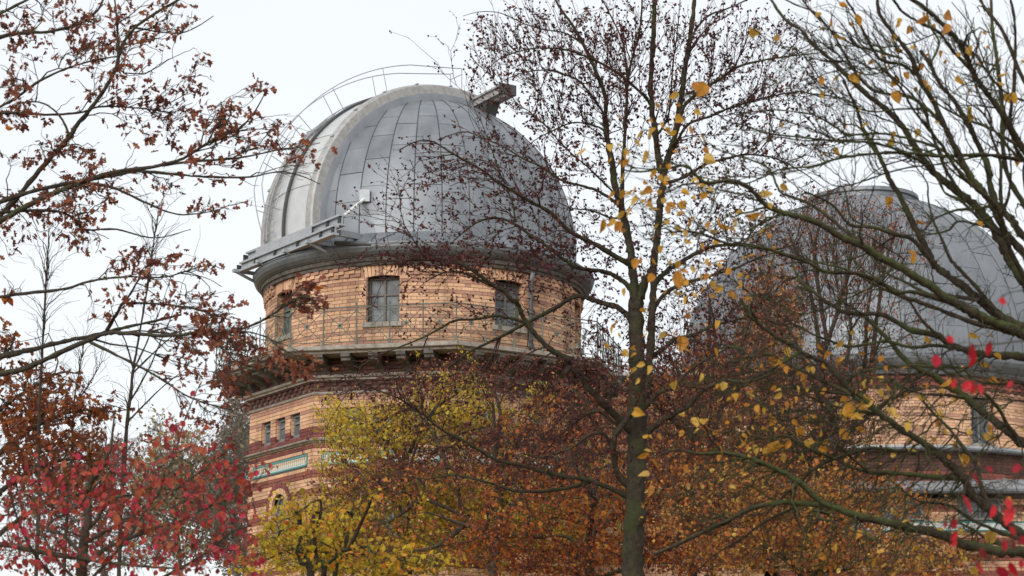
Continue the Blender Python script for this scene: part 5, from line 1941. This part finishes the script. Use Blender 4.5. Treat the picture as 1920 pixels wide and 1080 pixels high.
# ------------------------------------------------------------------ crimson spindle shrub
SD_ = 13.5
base = ground_at(150, 1000, SD_)
T5 = Tree('spindle_shrub', 'big crimson and pink leaved shrub spreading below the rust brown oak', 'shrub', base, M['bark_dark'])
st_ = pixa([(x, y, SD_) for x, y in ((150, 1250), (152, 1120), (150, 1060), (158, 1010), (166, 967), (163, 926), (178, 893), (204, 849), (210, 819), (216, 770))])
T5.limb(None, 26, 3, SD_, name='stem', sides=9, world=np.vstack((base, st_)), wob=.2)
for pts, w0, w1, dz in [
    ([(-90, 1010), (0, 1020), (59, 1032), (118, 1043), (178, 1052), (267, 1062), (330, 1066)], 11, 4, -.4),
    ([(150, 1062), (190, 1034), (207, 1026), (252, 1006), (296, 988), (341, 976), (385, 952), (430, 935), (480, 905)], 10, 2, .5),
    ([(155, 1020), (200, 995), (243, 973), (270, 952), (290, 935), (300, 920), (310, 880)], 9, 3, -.5),
    ([(153, 1040), (120, 1005), (89, 985), (142, 952), (175, 915), (201, 890), (225, 860), (250, 830)], 8, 2, .6),
    ([(175, 985), (207, 938), (261, 927), (311, 926), (345, 905), (370, 887), (420, 850), (460, 820)], 7, 1.5, -.6),
    ([(150, 1110), (240, 1010), (290, 930), (314, 887), (332, 834), (345, 790), (355, 766), (370, 730)], 8, 2, .8),
    ([(150, 1130), (80, 1060), (40, 990), (20, 930), (5, 880)], 9, 2.5, -.5),
    ([(150, 1160), (290, 1090), (380, 1040), (430, 1000), (470, 985)], 10, 3, .4),
    ([(152, 1100), (100, 1040), (70, 970), (60, 910), (66, 860)], 7, 2, .7)]:
    T5.limb(pts, w0, w1, SD_, SD_ + dz, sides=7, wob=.3)
sb_ = [(60, 940, 80, 50, 1), (60, 1030, 90, 45, 1.2), (170, 960, 90, 70, 1.2), (290, 930, 95, 65, 1.2), (415, 905, 65, 60, 1.3), (300, 1030, 120, 48, 1.1), (420, 1000, 60, 60, .8), (330, 815, 55, 35, .5), (400, 830, 50, 35, .55), (255, 840, 50, 40, .6), (490, 880, 30, 35, .6), (180, 870, 50, 40, .5), (90, 880, 60, 40, .5), (470, 1010, 25, 60, .5), (415, 725, 50, 25, .12), (330, 720, 50, 40, .06)]
pl = pix(155, 1080, SD_)
T5.wave(sb_, 110, reach=1.5, rmin=.003, rf=.005, dd=.5, pull=pl, pk=.12, K=7, wig=.05)
T5.wave(sb_, 450, reach=.6, rmin=.002, rf=.004, dd=.4, pull=pl, pk=.06, K=6, wig=.05)
T5.wave(sb_, 1500, reach=.36, rmin=.0012, rf=.003, dd=.3, pull=pl, pk=.04, K=5, wig=.05, sides=3)
T5.leaves(1.45, .041, OVAL, M['leaf_red'], 290, hang=.9, spread=.01, tip=.35, var=.25)
T5.twigs()

# ------------------------------------------------------------------ thin saplings against the sky
for k, (lab, pts, w0, side) in enumerate([
    ('slim bare sapling rising out of the rust brown oak', [(70, 1000), (72, 924), (72, 780), (78, 675), (85, 546), (90, 470), (92, 420)], 9, []),
    ('tall bare sapling with forked upright twigs between oak and tower', [(225, 1080), (231, 924), (238, 805), (245, 740), (249, 697), (259, 640), (277, 535), (290, 440), (300, 380)], 10,
     [[(249, 697), (275, 640), (300, 580), (320, 520)], [(249, 700), (300, 650), (350, 610)], [(243, 755), (280, 690), (310, 620), (335, 560)], [(250, 690), (235, 640), (215, 600), (205, 560)], [(240, 790), (300, 730), (350, 690)]]),
    ('short bare sapling leaning above the crimson shrub', [(122, 1050), (130, 924), (135, 850), (140, 748), (150, 690), (158, 640)], 7, [[(139, 760), (170, 715), (190, 680)]])]):
    d = 22.0 + k
    base = ground_at(pts[0][0], 1000, d)
    t = Tree('sapling', lab, 'sapling', base, M['bark_dark'], 'bare saplings')
    wp = pixa([(x, y, d) for x, y in pts])
    t.limb(None, w0, 1.5, d, name='trunk', sides=7, world=np.vstack((base, wp)), wob=.2)
    for sp in side:
        t.limb(sp, 4, 1.2, d, d + rs.randn() * .4, sides=5)
    bl_ = [(x, y, 60, 60, 1) for x, y in pts[3:]]
    t.wave(bl_, 60, reach=1.2, rmin=.002, rf=.004, dd=.3, K=7, wig=.04, up=.25, pull=pix(pts[0][0], 1000, d), pk=.12)
    t.wave(bl_, 110, reach=.5, rmin=.0016, rf=.003, dd=.2, K=5, wig=.05, sides=3)
    t.twigs()


# ------------------------------------------------------------------ trees filling the ground behind
def massed(name, label, cat, x, d, top, bark, blobs, waves, leaf, size, per, tpl=TINY, w=26, dd=1.2, group=None, hang=.3, n_ind=0, stems=1, spread=.04, cut=.45):
    base = ground_at(x, 1000, d)
    t = Tree(name, label, cat, base, bark, group)
    for k in range(stems):
        ox = (k - (stems - 1) / 2) * 55
        wp = pixa([(x + ox * f + rs.randn() * 6, y, d + rs.randn() * .2) for y, f in ((1250, .2), (1060, .5), ((1060 + top) / 2 + 40, .8), ((1060 + top) / 2 - 40, .9), (top, 1.0))])
        t.limb(None, w / (1 + .4 * k), w * .22, d, name='trunk' if k == 0 else 'stem', sides=9, world=np.vstack((base, wp)), wob=.3)
    pl_ = pix(x, 1150, d)
    # main limbs towards the clumps
    for b in blobs:
        P = np.vstack(t.P)
        W = pix(b[0], b[1], d + rs.randn() * dd * .6)
        Q = W + (pl_ - W) * .35
        j = int(np.argmin(np.sum((P - Q) ** 2, 1)))
        m_ = (P[j] + W) / 2 + np.array((0, 0, .1)) * np.linalg.norm(W - P[j]) + rs.randn(3) * .12
        t.limb(None, w * .38, w * .10, d, name='branch', sides=6, world=np.vstack((P[j], m_, W)), wob=.5)
    n1, n2, n3 = waves
    sc = d / 30
    t.wave(blobs, n1, reach=3 * sc, rmin=.0045 * sc, rf=.006, depth=d, dd=dd, pull=pl_, pk=.15, K=6, wig=.05)
    t.wave(blobs, n2, reach=1.4 * sc, rmin=.003 * sc, rf=.005, depth=d, dd=dd, pull=pl_, pk=.08, K=5, wig=.06, sides=3)
    t.wave(blobs, n3, reach=.8 * sc, rmin=.0027 * sc, rf=.004, depth=d, dd=dd, pull=pl_, pk=.05, K=4, wig=.06, sides=3)
    t.leaves(per, size, tpl, leaf, n_ind, hang=hang, spread=spread, tip=cut, var=.28)
    t.twigs()
    return t


massed('maple_tree', 'yellow green maple in front of the tower lower storey', 'tree', 760, 40.5, 760, M['bark_dark'],
       [(700, 800, 90, 55, 1), (635, 775, 45, 35, .8), (780, 785, 80, 55, .9), (855, 740, 65, 55, .9), (905, 800, 80, 55, .7), (650, 870, 70, 45, .7), (740, 960, 120, 85, 1.3), (870, 960, 95, 85, 1), (600, 975, 75, 55, .9), (700, 1045, 150, 45, 1.2), (1000, 985, 80, 80, .7), (1015, 750, 25, 45, .7), (950, 940, 200, 110, .4), (560, 1030, 70, 50, .8), (1100, 960, 110, 80, .25)],
       (110, 900, 5600), M['leaf_maple'], .062, 4.6, STAR, dd=1.1)
massed('young_beech', 'bright orange young beech at the foot of the tall dark beech', 'tree', 1110, 33.5, 900, M['bark_dark'],
       [(1000, 1010, 150, 70, 1.2), (1110, 930, 90, 60, 1), (1180, 915, 50, 50, 1), (1270, 940, 80, 80, 1.2), (1250, 1040, 110, 45, 1.3), (900, 1010, 70, 60, .6), (1330, 1000, 70, 70, .9), (1080, 1050, 110, 40, 1.2), (960, 900, 110, 50, .5), (1290, 865, 60, 40, .8), (1195, 1000, 60, 60, .8), (800, 960, 170, 90, .22), (700, 1030, 130, 50, .3), (1420, 900, 120, 90, .35), (1500, 1000, 140, 70, .28), (1340, 740, 110, 90, .22), (1040, 800, 110, 70, .25)],
       (90, 600, 3400), M['leaf_orange'], .060, 3.8, TINY, dd=.9)
massed('copper_beech', 'copper brown tree filling the gap between tower and second dome', 'tree', 1330, 38.0, 560, M['bark_dark'],
       [(1290, 700, 110, 80, 1.1), (1400, 650, 110, 80, .6), (1455, 530, 70, 60, .22), (1350, 820, 140, 80, 1.3), (1240, 760, 80, 80, 1.1), (1230, 650, 45, 60, .45), (1160, 730, 60, 60, .8), (1430, 590, 70, 60, .25), (1120, 800, 60, 60, .8), (1420, 960, 190, 110, .28), (1250, 960, 110, 100, .3), (1440, 740, 90, 80, 1.2), (1330, 560, 60, 60, .5), (1250, 850, 70, 60, .8)],
       (130, 1000, 3300), M['leaf_copper'], .056, 2.3, TINY, dd=1.3)
massed('copper_beech', 'purple brown tree low in front of second dome and its sheet roof', 'tree', 1540, 41.0, 640, M['bark_dark'],
       [(1540, 720, 100, 70, 1), (1500, 830, 110, 70, 1.2), (1600, 800, 80, 60, .8), (1620, 690, 70, 30, .5), (1660, 610, 90, 50, .3), (1600, 430, 90, 50, .55), (1555, 370, 70, 30, .8), (1680, 430, 80, 70, .3), (1570, 540, 80, 80, .5), (1480, 440, 80, 50, .6), (1440, 560, 70, 80, .25), (1640, 500, 110, 60, .25), (1790, 720, 110, 60, .15)],
       (130, 1000, 3600), M['leaf_copper'], .052, 2.2, TINY, dd=1.2)
massed('copper_beech', 'dull purple brown bush behind yellow maple below the gallery', 'tree', 930, 38.5, 760, M['bark_dark'],
       [(700, 905, 110, 45, 1), (850, 870, 130, 45, 1), (985, 825, 110, 55, 1.1), (1070, 765, 70, 60, 1), (900, 700, 140, 35, .6), (1050, 900, 90, 50, .9), (640, 1000, 60, 60, .4), (760, 745, 80, 40, .5)],
       (100, 650, 2600), M['leaf_copper'], .056, 3.2, TINY, dd=.9)
massed('olive_thicket_tree', 'olive green and yellow small tree before the lower sheet roof', 'tree', 1520, 27.0, 930, M['bark_dark'],
       [(1500, 965, 130, 75, 1), (1600, 910, 95, 50, .9), (1450, 1035, 140, 45, 1.1), (1650, 1040, 150, 40, 1.1), (1400, 920, 60, 60, .8), (1760, 1050, 110, 30, .8), (1690, 950, 80, 40, .6), (1330, 960, 110, 90, .4)],
       (100, 900, 3400), M['leaf_olive'], .047, 3.2, OVAL, dd=1.0)
massed('field_maple', 'tan and amber leaved tree filling the dark gap behind the copper tree', 'tree', 1300, 44.0, 640, M['bark_dark'],
       [(1290, 760, 110, 80, 1), (1380, 700, 100, 80, .8), (1450, 580, 65, 85, 1.5), (1440, 650, 70, 60, .8), (1400, 850, 130, 80, 1), (1270, 880, 90, 70, .8), (1500, 880, 110, 70, .8), (1420, 980, 190, 80, 1), (1160, 800, 60, 60, .5), (1100, 860, 70, 60, .5), (1560, 990, 90, 60, .6)],
       (100, 700, 4200), M['leaf_amber'], .072, 3.4, STAR, dd=1.2)
massed('yellow_shrub', 'yellow and orange shrub with green stems below the arched tower window', 'shrub', 600, 16.0, 960, M['bark_moss'],
       [(520, 1010, 45, 50, 1), (600, 1015, 65, 50, 1.1), (565, 955, 50, 35, .6), (690, 1045, 90, 35, 1), (690, 945, 45, 25, .5), (650, 990, 50, 40, .7), (780, 1055, 70, 25, .8), (480, 1060, 40, 25, .8)],
       (60, 300, 800), M['leaf_green'], .040, 1.7, OVAL, dd=.5, n_ind=280, stems=3, w=22, spread=.03)
for lab, x, d, top, bl_, lf in [
    ('hazy mauve tree far behind the crimson shrub', 190, 82, 820, [(180, 850, 90, 45, 1), (240, 900, 90, 60, 1), (120, 920, 90, 60, 1), (160, 1010, 140, 70, 1), (300, 960, 70, 60, .7)], 'leaf_far'),
    ('far tan tree with thin top behind the crimson shrub', 330, 78, 830, [(335, 860, 60, 60, 1), (300, 900, 60, 50, 1), (380, 900, 55, 60, 1), (340, 980, 90, 70, 1), (300, 790, 30, 25, .35)], 'leaf_fartan'),
    ('thin grey brown tree far behind, close to tower edge', 440, 74, 760, [(450, 790, 35, 60, .8), (440, 860, 45, 60, 1), (430, 950, 55, 70, 1), (450, 1040, 40, 50, 1)], 'leaf_fargrey')]:
    massed('distant_tree', lab, 'tree', x, d, top, M['bark_far'], bl_, (60, 450, 2600), M[lf], .12, 3.0, TINY, w=12, dd=2.0, group='pale trees far behind the shrub')

# ------------------------------------------------------------------ scarlet leaves of a vine close by on the right
VD = 7.0
base = ground_at(2010, 1000, VD)
T13 = Tree('scarlet_vine', 'scarlet leaved climber hanging close by against the mossy branches', 'vine', base, M['bark_dark'])
T13.limb(None, 22, 8, VD, name='stem', sides=8, world=np.vstack((base, pixa([(x, y, VD) for x, y in ((2010, 1500), (2000, 1200), (1990, 1000), (1985, 800), (1980, 600), (1975, 450))]))), wob=.3)
for pts in ([(1985, 860), (1940, 880), (1900, 900), (1870, 930), (1840, 960)], [(1988, 1000), (1930, 970), (1880, 960), (1830, 985), (1790, 990)], [(1982, 660), (1930, 640), (1870, 645), (1820, 650), (1775, 660)], [(1978, 560), (1930, 545), (1890, 550), (1874, 565)],
            [(1984, 760), (1930, 720), (1880, 705), (1830, 712), (1800, 715)], [(1992, 1080), (1940, 1040), (1890, 1030), (1850, 1045), (1828, 1060)], [(1986, 900), (1920, 895), (1860, 885), (1820, 895), (1803, 930)]):
    T13.limb(pts, 4.5, 1.6, VD, VD + rs.randn() * .15, sides=5)
RL = [(1874, 570), (1776, 638), (1756, 672), (1824, 655), (1830, 664), (1855, 648), (1818, 725), (1828, 720), (1836, 732), (1899, 722), (1792, 717), (1850, 885), (1826, 894), (1803, 938), (1865, 955), (1885, 948), (1897, 960), (1905, 940), (1880, 967), (1775, 985), (1790, 985), (1793, 1003), (1792, 1022), (1895, 1000), (1905, 1008), (1912, 1012), (1885, 1022), (1900, 1022), (1828, 1057), (1875, 1052), (1890, 1062), (1870, 1076), (1910, 880), (1835, 1040), (1916, 1060)]
T13.wave([(x, y - 10, 3, 3, 1) for x, y in RL], 160, reach=.5, rmin=.001, rf=.002, dd=.08, K=6, wig=.05, sides=3, minlen=.01)
tips = T13.last[:, -1]
fw = tips[:, 1] * CP + (tips[:, 2] - EYE) * SP
tx = 960 + F * tips[:, 0] / fw
ty = 550 - F * (-tips[:, 1] * SP + (tips[:, 2] - EYE) * CP) / fw
used, sel = set(), []
for i in range(len(tips)):
    j = int(np.argmin([(tx[i] - x) ** 2 + (ty[i] - y) ** 2 for x, y in RL]))
    if j not in used:
        used.add(j)
        sel.append(i)
sel = np.array(sel)
T13.put_leaves(tips[sel], rnd_dirs(len(sel), (0, 0, -1), 1.6), .044 * np.exp(rs.randn(len(sel)) * .2), OVAL, M['leaf_scarlet'], 100, face=1.0)
T13.twigs()
